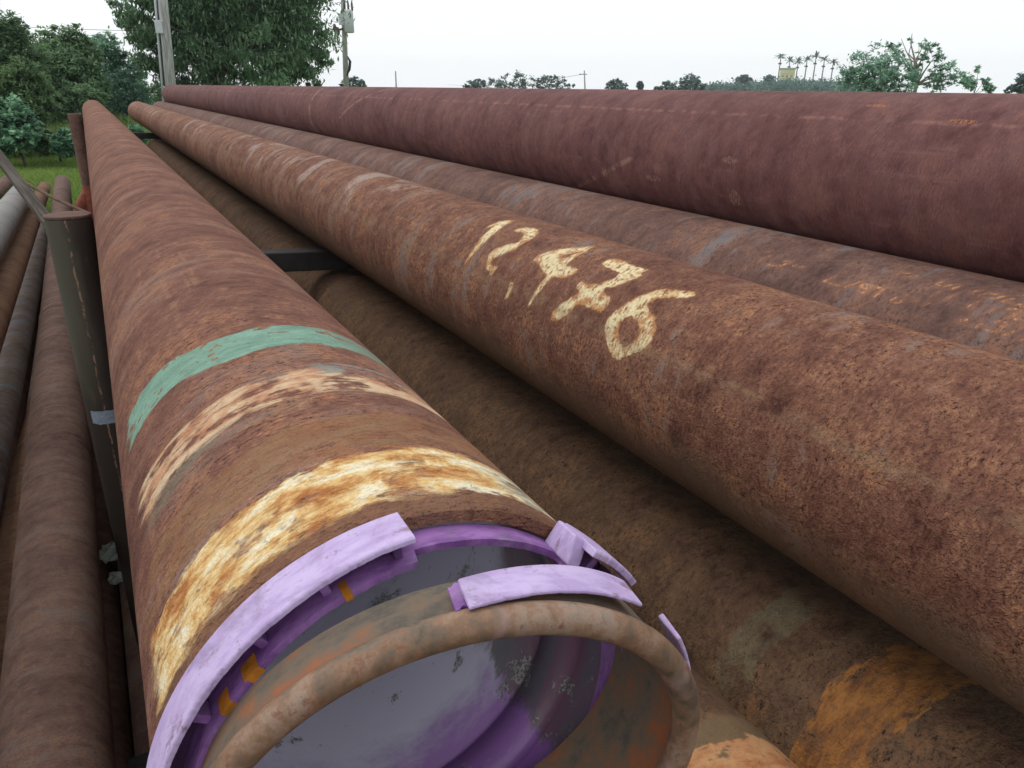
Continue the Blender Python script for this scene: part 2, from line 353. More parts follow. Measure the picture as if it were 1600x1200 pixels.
# ------------------------------------------------------------------ numbers and stencil marks as they stand on the pipes: (station along pipe, girth position) in metres
NUM = {
 'one': [(1.2643, 0.288), (1.2662, 0.2706), (1.2609, 0.2526), (1.2473, 0.2396), (1.2328, 0.2307), (1.2258, 0.2477), (1.2254, 0.2613), (1.2198, 0.2765), (1.2168, 0.2909), (1.2146, 0.3098), (1.2175, 0.3273), (1.2222, 0.3438), (1.2308, 0.3568), (1.235, 0.3655), (1.2363, 0.3564), (1.2361, 0.3434), (1.2379, 0.3247), (1.2431, 0.3022), (1.246, 0.2816), (1.2508, 0.2718), (1.2583, 0.2784)],
 'two': [(1.1845, 0.2662), (1.1822, 0.2551), (1.1755, 0.2457), (1.1589, 0.239), (1.1381, 0.2397), (1.1241, 0.2462), (1.1121, 0.2596), (1.1074, 0.2754), (1.1114, 0.2865), (1.1137, 0.2938), (1.1107, 0.3012), (1.1281, 0.3124), (1.1413, 0.3237), (1.1527, 0.3332), (1.1483, 0.3403), (1.1341, 0.3433), (1.1216, 0.3389), (1.1237, 0.3471), (1.1268, 0.3554), (1.1275, 0.3607), (1.1366, 0.3591), (1.1391, 0.3552), (1.1515, 0.355), (1.1607, 0.3494), (1.1671, 0.3413), (1.1686, 0.3352), (1.176, 0.3284), (1.1746, 0.3174), (1.1608, 0.3064), (1.1438, 0.2946), (1.1278, 0.2867), (1.1378, 0.2722), (1.1454, 0.2661), (1.1572, 0.2626), (1.1719, 0.2658)],
 'dot': [(1.0649, 0.3541), (1.0526, 0.354), (1.0486, 0.3656), (1.0496, 0.378), (1.0569, 0.3871), (1.0612, 0.3835), (1.0606, 0.3726), (1.0606, 0.3644)],
 'four': [(1.0452, 0.3082), (1.0459, 0.2965), (1.0296, 0.2793), (1.0013, 0.2585), (0.9712, 0.2368), (0.9624, 0.259), (0.9638, 0.2727), (0.9622, 0.2891), (0.9597, 0.2977), (0.9531, 0.2956), (0.9307, 0.2939), (0.9245, 0.3008), (0.9312, 0.3122), (0.942, 0.3185), (0.9642, 0.3213), (0.9683, 0.3288), (0.9705, 0.3416), (0.9759, 0.3564), (0.9799, 0.3721), (0.9875, 0.3839), (0.9887, 0.3743), (0.9857, 0.357), (0.9853, 0.3374), (0.9821, 0.3229), (1.0033, 0.3196), (1.0186, 0.3133)],
 'four_hole': [(0.997, 0.2852), (0.9816, 0.2715), (0.9757, 0.2647), (0.9774, 0.2786), (0.9868, 0.2855)],
 'seven': [(0.9023, 0.2708), (0.9038, 0.2546), (0.8877, 0.2483), (0.8611, 0.2519), (0.8359, 0.2533), (0.8141, 0.2518), (0.8193, 0.262), (0.8096, 0.2676), (0.8126, 0.275), (0.8219, 0.2917), (0.8313, 0.303), (0.8439, 0.3081), (0.8376, 0.3146), (0.8183, 0.3188), (0.8134, 0.3307), (0.8173, 0.3426), (0.8383, 0.3433), (0.8577, 0.3434), (0.871, 0.3444), (0.8767, 0.354), (0.8852, 0.365), (0.8995, 0.379), (0.9192, 0.3826), (0.9192, 0.3689), (0.9099, 0.354), (0.8944, 0.3388), (0.8871, 0.3291), (0.902, 0.3211), (0.8997, 0.3108), (0.8822, 0.3133), (0.8726, 0.3071), (0.8576, 0.3058), (0.8569, 0.2975), (0.8474, 0.2881), (0.8493, 0.2764), (0.8682, 0.2763), (0.8859, 0.2755)],
 'six': [(0.698, 0.2707), (0.7079, 0.2802), (0.7301, 0.289), (0.744, 0.2964), (0.752, 0.3076), (0.7409, 0.3136), (0.7208, 0.32), (0.7087, 0.33), (0.7014, 0.3455), (0.7049, 0.3605), (0.7192, 0.3724), (0.7366, 0.3824), (0.7408, 0.3881), (0.7547, 0.3895), (0.7646, 0.385), (0.7772, 0.3766), (0.7905, 0.3648), (0.7967, 0.3569), (0.7978, 0.3438), (0.7938, 0.3321), (0.7856, 0.3185), (0.7776, 0.3038), (0.768, 0.2916), (0.755, 0.2792), (0.7304, 0.27), (0.7055, 0.2641)],
 'six_hole': [(0.7624, 0.3315), (0.7463, 0.3334), (0.7333, 0.3411), (0.7273, 0.3521), (0.7317, 0.3612), (0.7409, 0.3717), (0.7541, 0.3665), (0.7659, 0.3559), (0.7699, 0.344), (0.7673, 0.3364)],
}
STENCIL = [(0.7208, 0.3083, 0.7122, 0.2966), (0.7183, 0.3076, 0.7066, 0.3091), (0.7019, 0.3094, 0.6949, 0.309), (0.6846, 0.3092, 0.6709, 0.2942), (0.6645, 0.3095, 0.6669, 0.301), (0.6669, 0.301, 0.6637, 0.2963), (0.6637, 0.2963, 0.6511, 0.2966), (0.6511, 0.2966, 0.6522, 0.3023), (0.6522, 0.3023, 0.6536, 0.3094), (0.6536, 0.3094, 0.663, 0.3107), (0.6648, 0.302, 0.6528, 0.305), (0.6495, 0.297, 0.6389, 0.296), (0.6336, 0.2951, 0.6373, 0.3122), (0.8076, 0.2918, 0.801, 0.2897), (0.8025, 0.2975, 0.7955, 0.2901), (0.7871, 0.2958, 0.7819, 0.2942), (0.7749, 0.2947, 0.7695, 0.2934), (0.8434, 0.2931, 0.8403, 0.2889), (0.8503, 0.2803, 0.8462, 0.2789), (0.8482, 0.2998, 0.8414, 0.2914), (0.8281, 0.3059, 0.8183, 0.3051), (0.8127, 0.3035, 0.8061, 0.3021), (0.6562, 0.2623, 0.6512, 0.2586), (0.6394, 0.2651, 0.6383, 0.2549), (0.6404, 0.2589, 0.6277, 0.2553), (0.6262, 0.2654, 0.6212, 0.2604), (0.6166, 0.2647, 0.6156, 0.2562), (0.6123, 0.309, 0.6091, 0.3048), (0.611, 0.3117, 0.6026, 0.312), (0.6026, 0.312, 0.5993, 0.3079), (0.6008, 0.3076, 0.6, 0.2967), (0.5873, 0.3022, 0.5834, 0.3009), (0.5707, 0.3045, 0.5664, 0.2989), (0.583, 0.2637, 0.5812, 0.2549), (0.5817, 0.2655, 0.5778, 0.2661), (0.5713, 0.2653, 0.5671, 0.2582), (0.5598, 0.2669, 0.5566, 0.2553), (0.5722, 0.2891, 0.5687, 0.2753), (0.5541, 0.2893, 0.5531, 0.2835), (0.5542, 0.2811, 0.55, 0.2758), (0.5353, 0.2666, 0.5365, 0.2601), (0.5365, 0.2601, 0.5294, 0.2563), (0.5268, 0.268, 0.5206, 0.2566), (0.5189, 0.2686, 0.5106, 0.2668), (0.5077, 0.2664, 0.5027, 0.2568), (0.5164, 0.2581, 0.5104, 0.256), (0.499, 0.2686, 0.491, 0.2576), (0.4988, 0.2674, 0.4877, 0.2673), (0.4824, 0.2678, 0.4787, 0.2659), (0.5234, 0.2903, 0.5199, 0.2781), (0.4985, 0.2913, 0.4956, 0.277), (0.4852, 0.2789, 0.4778, 0.2765), (0.475, 0.2916, 0.4714, 0.2773), (0.4676, 0.2909, 0.4638, 0.2901), (0.4739, 0.2688, 0.4707, 0.2661), (0.5218, 0.3155, 0.5131, 0.3089), (0.497, 0.3151, 0.4953, 0.3097), (0.4861, 0.3153, 0.4769, 0.3153), (0.4769, 0.3153, 0.4715, 0.3113), (0.4751, 0.3072, 0.4709, 0.3028), (0.4836, 0.3032, 0.4803, 0.3005), (0.4755, 0.2987, 0.4709, 0.3028), (0.4665, 0.3162, 0.4588, 0.308), (0.4498, 0.3166, 0.4452, 0.3149), (0.4919, 0.2475, 0.488, 0.2449)]


def seg_dist(P, a, b):
    ab = b-a; t = np.clip(((P-a) @ ab)/max(ab @ ab, 1e-12), 0, 1)
    return np.linalg.norm(P-(a+t[:, None]*ab), axis=1)
def poly_sd(P, poly):
    q = np.array(poly); d = np.full(len(P), 9.); ins = np.zeros(len(P), bool)
    for i in range(len(q)):
        a, b = q[i-1], q[i]; d = np.minimum(d, seg_dist(P, a, b))
        if a[1] != b[1]:
            c = ((a[1] > P[:, 1]) != (b[1] > P[:, 1])) & (P[:, 0] < (b[0]-a[0])*(P[:, 1]-a[1])/(b[1]-a[1])+a[0]); ins ^= c
    return np.where(ins, d, -d)
def number_sd(P):
    o = np.full(len(P), -1.)
    for k, v in NUM.items():
        if not k.endswith('hole'): o = np.maximum(o, poly_sd(P, v))
    for k, v in NUM.items():
        if k.endswith('hole'): o = np.minimum(o, -poly_sd(P, v))
    return o
def stencil_sd(P):
    o = np.full(len(P), -1.)
    for a, b, c, d in STENCIL: o = np.maximum(o, .0032 - seg_dist(P, np.array((a, b)), np.array((c, d))))
    return o

# ------------------------------------------------------------------ a hollow steel pipe
def steel_pipe(name, p0, p1, r, mat, wall=.010, n=96, ys=None, sdf=None, zone=None, profile=None, bore=None, rim=None, bevel=.0015):
    """p0, p1 relative to the camera in x, y and z; the object's own Y axis runs along the pipe"""
    a = Vector((p0[0], p0[1], p0[2]+EYE)); b = Vector((p1[0], p1[1], p1[2]+EYE)); d = (b-a); L = d.length; d.normalize()
    X = d.cross(Vector((0, 0, 1))).normalized(); Z = X.cross(d)
    st = a.y                                    # own coordinate starts at the station of the near end
    if ys is None: ys = np.concatenate([np.linspace(0, min(2., L), 30), np.linspace(min(2., L), L, 40)[1:]]) + st
    ys = np.array(ys); prof = profile or [(y, r) for y in ys]
    e0, e1 = prof[0], prof[-1]
    prof = [(e0[0], e0[1]-bevel), (e0[0]+bevel, e0[1])] + [q for q in prof if e0[0]+bevel < q[0] < e1[0]-bevel] + [(e1[0]-bevel, e1[1]), (e1[0], e1[1]-bevel)]
    Vo, Fo = revolve(prof, n)
    ri = r-wall
    Vi, Fi = revolve([(e1[0], e1[1]-wall), (e0[0], ri)], n)
    Va, Fa = revolve([(e0[0], ri), (e0[0], e0[1]-bevel)], n)
    Vb, Fb = revolve([(e1[0], e1[1]-bevel), (e1[0], e1[1]-wall)], n)
    V = np.concatenate([Vo, Vi, Va, Vb]); o1, o2, o3 = len(Vo), len(Vo)+len(Vi), len(Vo)+len(Vi)+len(Va)
    F = np.concatenate([Fo, Fi+o1, Fa+o2, Fb+o3])
    fm = np.concatenate([np.zeros(len(Fo)), np.ones(len(Fi)), np.full(len(Fa)+len(Fb), 2)])
    o = mesh_np(name, V, F, None, smooth=True, mats=[mat, bore or MAT_BORE, rim or mat], fmat=fm)
    o.matrix_world = Matrix(((X.x, d.x, Z.x, a.x-d.x*st), (X.y, d.y, Z.y, a.y-d.y*st), (X.z, d.z, Z.z, a.z-d.z*st), (0, 0, 0, 1)))
    if sdf:
        val = np.full(len(V), -1.); th = np.arctan2(Vo[:, 2], Vo[:, 0])
        sel = np.where((Vo[:, 1] > zone[0]) & (Vo[:, 1] < zone[1]) & (th > .2))[0]
        val[sel] = sdf(np.stack([Vo[sel, 1], th[sel]*r], 1)); fattr(o, 'paint', val)
    return o
def ax(x, z, y0, y1): return (x*R, y0, z*R), (x*R, y1, z*R)

def smooth_by_angle(o, deg=35):
    me = o.data; me.polygons.foreach_set('use_smooth', np.ones(len(me.polygons), bool)); 
    try: me.set_sharp_from_angle(angle=math.radians(deg))
    except Exception: pass
    return o
# ------------------------------------------------------------------ ground
gm = M('yard_ground', .95, .1)
gn = gm.noise(gm.obj, .35, 6, .6); gn2 = gm.noise(gm.obj, 6, 6, .65)
gc = gm.mix(gm.step(gn2, .35, .65), lin(74, 92, 44), lin(112, 132, 66))
gy = gm.sep(gm.obj)
soil = gm.mix(gm.step(gn2, .3, .7), lin(50, 42, 36), lin(78, 66, 55))
edge = gm.step(gm.add(gy[1], gm.mul(gm.sub(gn, .5), 3.)), 11.5, 13.5)
gm.bump(gn2, .8, .05); gm.color(gm.mix(edge, soil, gc))
rad = np.concatenate([[0], np.geomspace(1.5, 760, 60)]); an = np.radians(np.linspace(0, 360, 72, endpoint=False))
GV = np.array([(q*math.cos(t), q*math.sin(t), ground_z(q*math.cos(t), q*math.sin(t))) for q in rad[1:] for t in an] + [(0, 0, 0)])
gi = np.arange(60*72).reshape(60, 72); gx = np.roll(gi, -1, 1)
GF = [tuple(q) for q in np.stack([gi[:-1], gx[:-1], gx[1:], gi[1:]], -1).reshape(-1, 4)[:, ::-1].tolist()] + [(4320, int(gi[0, k]), int(gx[0, k])) for k in range(72)]
GF = [tuple(reversed(f)) if len(f) == 4 else f for f in GF]
tag(mesh_np('ground', GV, GF, gm.m, smooth=True), kind='structure')

# ------------------------------------------------------------------ the stack of long pipes
fine_b = np.concatenate([np.arange(.12, .69, .02), np.arange(.69, 1.275, .0035), np.geomspace(1.275, 12.60, 60)])
fine_c = np.concatenate([np.arange(.10, .44, .02), np.arange(.44, .86, .0032), np.geomspace(.86, 12.3, 60)])
bore_m = M('purple_bore_paint', .36, .5)
bx = bore_m.sep(bore_m.obj); bn = bore_m.noise(bore_m.vec(bore_m.obj, scale=(1, 1.6, 1)), 14, 6, .68); bn2 = bore_m.noise(bore_m.obj, 55, 5, .7)
bang = bore_m.math('ARCTAN2', bx[2], bx[0])
bc = bore_m.mix(bore_m.step(bore_m.add(bx[1], bore_m.mul(bore_m.sub(bn, .5), .10)), .385, .43), lin(154, 108, 176), lin(206, 203, 220))
bc = bore_m.mix(bore_m.mul(bore_m.step(bn, .52, .62), .6), bc, lin(178, 180, 188))
bare = bore_m.mx(bore_m.step(bore_m.add(bang, bore_m.mul(bore_m.sub(bn, .5), .9)), -.72, -.60), bore_m.mul(bore_m.step(bn2, .66, .70), bore_m.step(bn, .5, .56)))
bare = bore_m.mul(bare, bore_m.step(bore_m.add(bx[1], bore_m.mul(bore_m.sub(bn, .5), .06)), .47, .43))
bc = bore_m.mix(bore_m.mul(bare, .85), bc, bore_m.mix(bore_m.step(bore_m.noise(bore_m.vec(bore_m.obj, scale=(1, 12, 1)), 6, 4, .6), .4, .6), lin(94, 96, 92), lin(112, 84, 86)))
bchip = bore_m.step(bore_m.add(bore_m.mul(bn, .5), bore_m.mul(bn2, .5)), .555, .575)
bc = bore_m.mix(bore_m.mul(bchip, .8), bc, bore_m.mix(bore_m.step(bore_m.noise(bore_m.obj, 420, 2, .6), .4, .6), lin(84, 84, 82), lin(168, 166, 160)))
bore_m.bump(bore_m.add(bn2, bore_m.mul(bore_m.add(bare, bchip), -.7)), .4, .002); bore_m.color(bc)

GA = 'big pipes of the upper tier'
pA = steel_pipe('steel_pipe', *ax(.803, -2.48, 2.35*R, 12.45), R, MAT_A, wall=.0085, n=160,
                ys=np.concatenate([np.arange(.322, .80, .01), np.geomspace(.80, 12.45, 60)]), bore=bore_m.m)
tag(pA, 'rusty pipe with green, peach and yellow bands and a purple end ring', 'pipe', GA)
# the threaded throat inside the near mouth: a step, a groove and the narrower bore
thr = [(.352, .1285), (.352, .1185), (.3845, .1185), (.386, .1215), (.389, .1215), (.3905, .1175), (1.2, .1175)]
Vt, Ft = revolve(thr, 160)
mesh_np('throat', Vt, Ft[:, ::-1], bore_m.m, parent=pA)
pB = steel_pipe('steel_pipe', *ax(4.906, -2.665, .124, 12.60), R, MAT_B, n=256, ys=fine_b, sdf=number_sd, zone=(.68, 1.29), rim=MAT_RIM)
tag(pB, 'rusty brown pipe with 12.476 hand painted on it in cream', 'pipe', GA)
pC = steel_pipe('steel_pipe', *ax(6.94, -2.63, .10, 12.3), R, MAT_C, n=256, ys=fine_c, sdf=stencil_sd, zone=(.43, .87), rim=MAT_RIM)
tag(pC, 'greyish pipe with rows of faded orange stencil marks, wedged between its neighbours', 'pipe', GA)
pC2 = steel_pipe('steel_pipe', *ax(8.96, -2.69, .2, 12.3), R, MAT_C, n=64)
fattr(pC2, 'paint', np.full(len(pC2.data.vertices), -1.))
tag(pC2, 'plain rusty pipe hidden behind the purple brown topmost pipe', 'pipe', GA)
pD = steel_pipe('steel_pipe', *ax(8.0, -1.007, .05, 12.1), .92*R, MAT_D, n=160)
tag(pD, 'smooth purple brown pipe lying topmost, along the skyline', 'pipe')

step_prof = [(y, R) for y in np.linspace(.10, 2.318, 40)] + [(2.324, R-.004), (2.327, R-.012), (2.33, R-.018)] + [(y, R-.018) for y in np.linspace(2.36, 9.9, 30)]
GB = 'pipes of the lower tier'
pE = steel_pipe('steel_pipe', *ax(4.8, -5.08, .10, 9.9), R, MAT_E, n=128, profile=step_prof, rim=MAT_RIM, wall=.034)
tag(pE, 'dusty brown lower pipe with an orange band, in the gap below the numbered pipe', 'pipe', GB)
pF = steel_pipe('steel_pipe', *ax(2.79, -4.99, .08, 11.), R, MAT_F, n=128)
tag(pF, 'lower pipe with peach and orange paint, under the purple ringed mouth', 'pipe', GB)
for x, z in ((.78, -4.90), (6.82, -5.17), (8.84, -5.26)):
    q = steel_pipe('steel_pipe', *ax(x, z, .25, 11.6), R, MAT_G, n=48)
    tag(q, 'plain rusty pipe hidden under the upper tier', 'pipe', 'hidden pipes of the lower tier')
for k, zz in enumerate((-7.5, -9.95)):
    for i in range(5):
        x = .80+2.02*i
        q = steel_pipe('steel_pipe', *ax(x, zz - .045*(x-.8), .3+.05*((i*3+k) % 4), 11.4), R, MAT_H if (i+k) % 2 else MAT_G, n=40)
        tag(q, 'plain rusty pipe hidden deep in the stack', 'pipe', 'hidden pipes at the bottom of the stack')

# spacer bars between the tiers and the sleepers below: they tilt a little with the load
tilt = math.atan(.045)
def spacer(y, ztop, h=.45*R, x0=-.15, x1=9.9, skew=-.10, dy=.07):
    L = (x1-x0)*R; o = mesh_np('spacer_bar', *box((0, 0, 0), (L, dy, h)), MAT_BAR)
    o.location = ((x0+x1)/2*R, y+dy/2, EYE+(ztop - .045*((x0+x1)/2-.8))*R - h/2); o.rotation_euler = (0, tilt, skew); return chamfer(o, .004)
lab = {0: 'black flat bar crossing the gap beside the numbered pipe, the nearer one', 1: 'black flat bar crossing the gap near the far pipe ends'}
for i, y in enumerate((2.44, 9.62)):
    tag(spacer(y, -3.49), lab[i], 'bar', 'bars between the tiers')
for zt in (-5.95, -8.42):
    for y in (2.4, 9.4): tag(spacer(y, zt-.06), 'black flat bar hidden between the lower tiers', 'bar', 'hidden bars between lower tiers')
for y in (1.6, 6., 10.4):
    tag(chamfer(mesh_np('sleeper_beam', *box((4.9*R, y, .10), (1.7, .22, .20)), MAT_BAR), .01), 'dark heavy sleeper under the pipe stack', 'beam', 'sleepers under the stack')

# ------------------------------------------------------------------ purple thread protector in the mouth of the banded pipe
AX = Vector((.803*R, 0, EYE-2.48*R))
pm = M('lavender_plastic', .45, .4)
pn = pm.noise(pm.vec(pm.obj, scale=(1, 3, 1)), 35, 6, .68); pn2 = pm.noise(pm.obj, 160, 4, .7)
pc = pm.mix(pm.step(pn, .36, .62), lin(176, 152, 198), lin(197, 176, 216))
pc = pm.mix(pm.mul(pm.step(pm.noise(pm.vec(pm.obj, scale=(1, 4, 1), off=(3, 0, 0)), 24, 6, .72), .60, .72), .55), pc, lin(134, 104, 120))
pc = pm.mix(pm.mul(pm.step(pn2, .60, .72), .5), pc, lin(112, 88, 112))
pg = pm.noise(pm.vec(pm.obj, off=(6, 2, 1)), 18, 5, .72, .6)
pc = pm.mix(pm.mul(pm.step(pg, .50, .66), .55), pc, lin(132, 110, 140))
pc = pm.mix(pm.mul(pm.step(pm.noise(pm.vec(pm.obj, scale=(1, 2, 1), off=(1, 8, 1)), 48, 5, .72), .58, .66), .6), pc, lin(120, 88, 84))
pm.bump(pm.add(pn, pm.mul(pn2, .4)), .25, .002); pm.set(pm.b.inputs['Roughness'], pm.add(.35, pm.mul(pn, .4))); pm.color(pc); LAV = pm.m
vm = M('violet_plastic', .5, .35)
vn = vm.noise(vm.vec(vm.obj, scale=(1, 2, 1)), 40, 6, .68)
vc = vm.mix(vm.step(vn, .35, .62), lin(118, 76, 138), lin(158, 112, 176))
vc = vm.mix(vm.mul(vm.step(vm.noise(vm.obj, 28, 6, .7), .58, .68), .5), vc, lin(118, 88, 108))
vc = vm.mix(vm.mul(vm.step(vm.noise(vm.vec(vm.obj, off=(5, 5, 5)), 20, 5, .7, .5), .5, .62), .55), vc, lin(128, 116, 132))
vm.bump(vn, .2, .002); vm.color(vc); VIO = vm.m
DVIO = plain('violet_plastic_web', lin(96, 60, 112), .6, .4, 40, .2, c2=lin(76, 56, 76))
ORA = plain('orange_tape', lin(206, 130, 44), .6, .35, 90, .3)
tp = empty('thread_protector', AX)
tag(tp, 'broken purple plastic thread protector round the mouth of the banded pipe', 'protector')
def ragged(amp, seed, which):                   # torn plastic edge on chosen corners of the section
    q = np.random.default_rng(seed); ph = q.uniform(0, 6.3, 6); fr = np.array([5, 11, 27, 60, 120, 210.])
    def f(Y, RR, th):
        w = sum(np.sin(th*fr[i]+ph[i])/(1+i*.55) for i in range(6))/2.2
        for j in which: Y[:, j] += amp*w
        return Y, RR
    return f
mm = lambda *s: [(a*R, b*R) for a, b in s]
out_sec = mm((2.335, 1.006), (2.335, 1.040), (2.16, 1.036), (2.152, 1.030), (2.152, 1.010))
v, f = arc_solid(out_sec, 92.5, 222, 220, ragged(.0007, 3, (2, 3, 4)))
chamfer(mesh_np('outer_flange', v, f, LAV, parent=tp, smooth=False), .0006)
def flare(Y, RR, th):                            # the shorter right-hand piece springs away from the pipe
    t = np.clip((math.radians(49)-th)/math.radians(24), 0, 1)[:, None]
    taper = 1-.62*t
    y1 = 2.345*R; Y = y1-(y1-Y)*taper
    return ragged(.0012, 8, (2, 3, 4))(Y - .035*R*t, RR + .045*R*t**1.5, th)
v, f = arc_solid(mm((2.345, 1.0), (2.345, 1.036), (2.12, 1.036), (2.11, 1.028), (2.11, 1.004)), 49, 26, 70, flare)
chamfer(mesh_np('outer_flange', v, f, LAV, parent=tp), .0006)
v, f = arc_solid(mm((2.33, .92), (2.33, 1.006), (2.30, 1.006), (2.30, .92)), 92.8, 222, 90)
mesh_np('web', v, f, DVIO, parent=tp)
v, f = arc_solid(mm((2.335, .92), (2.335, 1.003), (2.30, 1.003), (2.30, .92)), 49.5, 27, 30)
mesh_np('web', v, f, DVIO, parent=tp)
def inner_rag(Y, RR, th):
    gap = ((th > math.radians(51)) & (th < math.radians(92)))[:, None]
    Y, RR = ragged(.0007, 21, (2, 3))(Y, RR, th)
    Y[:, 2:4] += np.where(gap, .07*R, 0); return Y, RR
v, f = arc_solid(mm((2.36, .905), (2.36, .925), (2.17, .925), (2.17, .897)), -138, 222, 420, inner_rag)
mesh_np('inner_flange', v, f, VIO, parent=tp)
# end block where the right piece is moulded on
v, f = arc_solid(mm((2.335, .92), (2.335, 1.034), (2.20, 1.034), (2.15, .92)), 52, 47.5, 6)
chamfer(mesh_np('end_block', v, f, LAV, parent=tp), .0012)
for t in (95.5, 112, 128, 147, 165, 41, 33):
    v, f = arc_solid(mm((2.30, .925), (2.30, 1.006), (2.215, 1.006), (2.215, .925)), t-1.0, t+1.0, 4)
    chamfer(mesh_np('rib', v, f, VIO if t not in (95.5, 33) else DVIO, parent=tp), .0008)
for t, w in ((108.5, .9), (133, 2.1), (141.5, 1.7), (45.6, .9)):
    v, f = arc_solid(mm((2.24, .894), (2.24, .928), (2.166, .928), (2.166, .894)), t-w, t+w, 8)
    mesh_np('orange_mark', v, f, ORA, parent=tp)

# loose rolled-lip hoop tilted out of the mouth, with plastic pieces still stuck on it
n_ = Vector((.1595, 1, .1635)).normalized(); e1 = n_.cross(Vector((0, 0, 1))).normalized(); e2 = e1.cross(n_)
hc = Vector((.8035*R, 1.913*R, EYE-2.4528*R))
hoop = empty('end_hoop')
hoop.matrix_world = Matrix(((e1.x, n_.x, e2.x, hc.x), (e1.y, n_.y, e2.y, hc.y), (e1.z, n_.z, e2.z, hc.z), (0, 0, 0, 1)))
tag(hoop, 'loose rusty steel hoop with a rolled lip, in front of the purple ringed mouth', 'hoop')
hm = M('hoop_rust', .55, .4)
h1 = hm.noise(hm.obj, 22, 6, .7, .4); h2 = hm.noise(hm.obj, 85, 6, .74); h3 = hm.noise(hm.obj, 9, 4, .6, .8)
hcx = hm.ramp(hm.add(hm.mul(h1, .65), hm.mul(h2, .35)), [(.37, lin(82, 66, 54)), (.44, lin(110, 92, 76)), (.50, lin(134, 102, 78)), (.57, lin(152, 126, 108)), (.66, lin(126, 120, 108))])
hcx = hm.mix(hm.mul(hm.step(h3, .53, .64), .7), hcx, lin(172, 144, 140))
hcx = hm.mix(hm.mul(hm.step(h2, .56, .66), .75), hcx, lin(118, 70, 46))
hm.bump(hm.add(h2, hm.mul(h1, .25)), .35, .002); hm.set(hm.b.inputs['Roughness'], hm.add(.28, hm.mul(h2, .4))); hm.color(hcx)
h_b = M('hoop_barrel_rust', .7, .3)
b1 = h_b.noise(h_b.vec(h_b.obj, scale=(1, 2, 1)), 12, 6, .68, .3); b2 = h_b.noise(h_b.obj, 60, 6, .7)
bcx = h_b.ramp(h_b.add(h_b.mul(b1, .7), h_b.mul(b2, .3)), [(.38, lin(84, 78, 72)), (.45, lin(108, 94, 80)), (.51, lin(126, 92, 70)), (.57, lin(150, 88, 56)), (.66, lin(108, 108, 100))])
h_b.bump(h_b.add(b2, b1), .4, .0025); h_b.color(bcx)
lip = [(.054*R*math.sin(t), .910*R + .054*R*math.cos(t)) for t in np.linspace(0, 2*math.pi, 22)]
v, f = revolve(lip, 160); mesh_np('rolled_lip', v, f, hm.m, parent=hoop, smooth=True)
def deep(Y, RR, th):                             # the barrel is eaten away along the upper left, whole elsewhere
    tt = np.degrees(th) % 360
    k = np.clip((tt-40)/32, 0, 1)*np.clip((208-tt)/24, 0, 1); k = k*k*(3-2*k)
    dl = (.46 - .26*k)[:, None]
    f_ = Y/(.20*R); return f_*dl*R, RR - (np.clip(f_*dl-.12, 0, 1)*.25)*R
v, f = arc_solid(mm((.02, .93), (.10, .93), (.19, .93), (.20, .926), (.20, .910), (.19, .906), (.10, .905), (.02, .905)), 0, 360, 200, deep)
f = f[:-2]
smooth_by_angle(mesh_np('barrel', v, f, h_b.m, parent=hoop), 50)
def slant(k, a, amp, seed):
    g = ragged(amp, seed, (2, 3))
    def q(Y, RR, th): return g(Y + (math.radians(a)-th)[:, None]*k*R, RR, th)
    return q
v, f = arc_solid(mm((.150, .938), (.150, .968), (.005, .982), (.005, .966)), 90, 46, 80, slant(.125, 90, .0005, 31))
chamfer(mesh_np('plastic_fragment', v, f, LAV, parent=hoop), .0012)
v, f = arc_solid(mm((.13, .94), (.13, .958), (.03, .958), (.03, .94)), 92.2, 89, 12, ragged(.003, 5, (0, 1, 2, 3)))
mesh_np('plastic_fragment', v, f, VIO, parent=hoop)
def spring(Y, RR, th):
    t = np.clip((th-math.radians(2))/math.radians(36), 0, 1)[:, None]
    return ragged(.0008, 12, (2, 3))(Y, RR + .035*R*t**2, th)
v, f = arc_solid(mm((.19, .94), (.19, .965), (.06, .972), (.06, .955)), 0, 33, 40, spring)
chamfer(mesh_np('plastic_fragment', v, f, LAV, parent=hoop), .001)

# ------------------------------------------------------------------ retaining posts
po = M('olive_post_paint_shaded_below', .8, .3)
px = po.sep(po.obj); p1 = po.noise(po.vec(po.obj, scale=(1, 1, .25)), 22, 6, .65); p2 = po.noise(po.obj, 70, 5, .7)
pcx = po.mix(po.mul(po.step(po.add(px[0], po.mul(po.sub(p1, .5), .09)), .022, -.02), po.step(po.add(px[2], po.mul(p1, .3)), EYE-.75, EYE-.40)), lin(60, 52, 46), lin(82, 79, 66))  # olive paint at left; dark brown downwards is gap shade put into colour
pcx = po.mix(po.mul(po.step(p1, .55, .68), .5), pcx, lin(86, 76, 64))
sc = po.math('ABSOLUTE', po.add(px[0], po.add(.006, po.mul(po.sub(po.noise(po.obj, 12, 4, .6), .5), .02))))
scr = po.mul(po.step(sc, .0035, .001), po.step(po.noise(po.vec(po.obj, scale=(1, 1, .5)), 90, 4, .75), .44, .60))
pcx = po.mix(po.mul(scr, .8), pcx, lin(168, 130, 108))
po.bump(po.add(p2, p1), .35, .002); po.color(pcx)
MAT_CAP = rust('post_cap_rust', PAL_G, 12., grey=.1, bump=.5)
MAT_POST2 = rust('post_brown', PAL_G, 13., grey=.2, bump=.3)
MAT_RED = plain('red_oxide_post', lin(150, 84, 66), .8, .3, 25, .3)
MAT_PATCH = plain('pale_blue_patch', lin(150, 164, 178), .6, .25, 120, .2)
ps = empty('retaining_post', (-.0835, 2.28, 0))
tag(ps, 'faded olive steel post with a flat cap, beside the banded pipe', 'post', 'posts along the stack')
ztop = EYE-.309
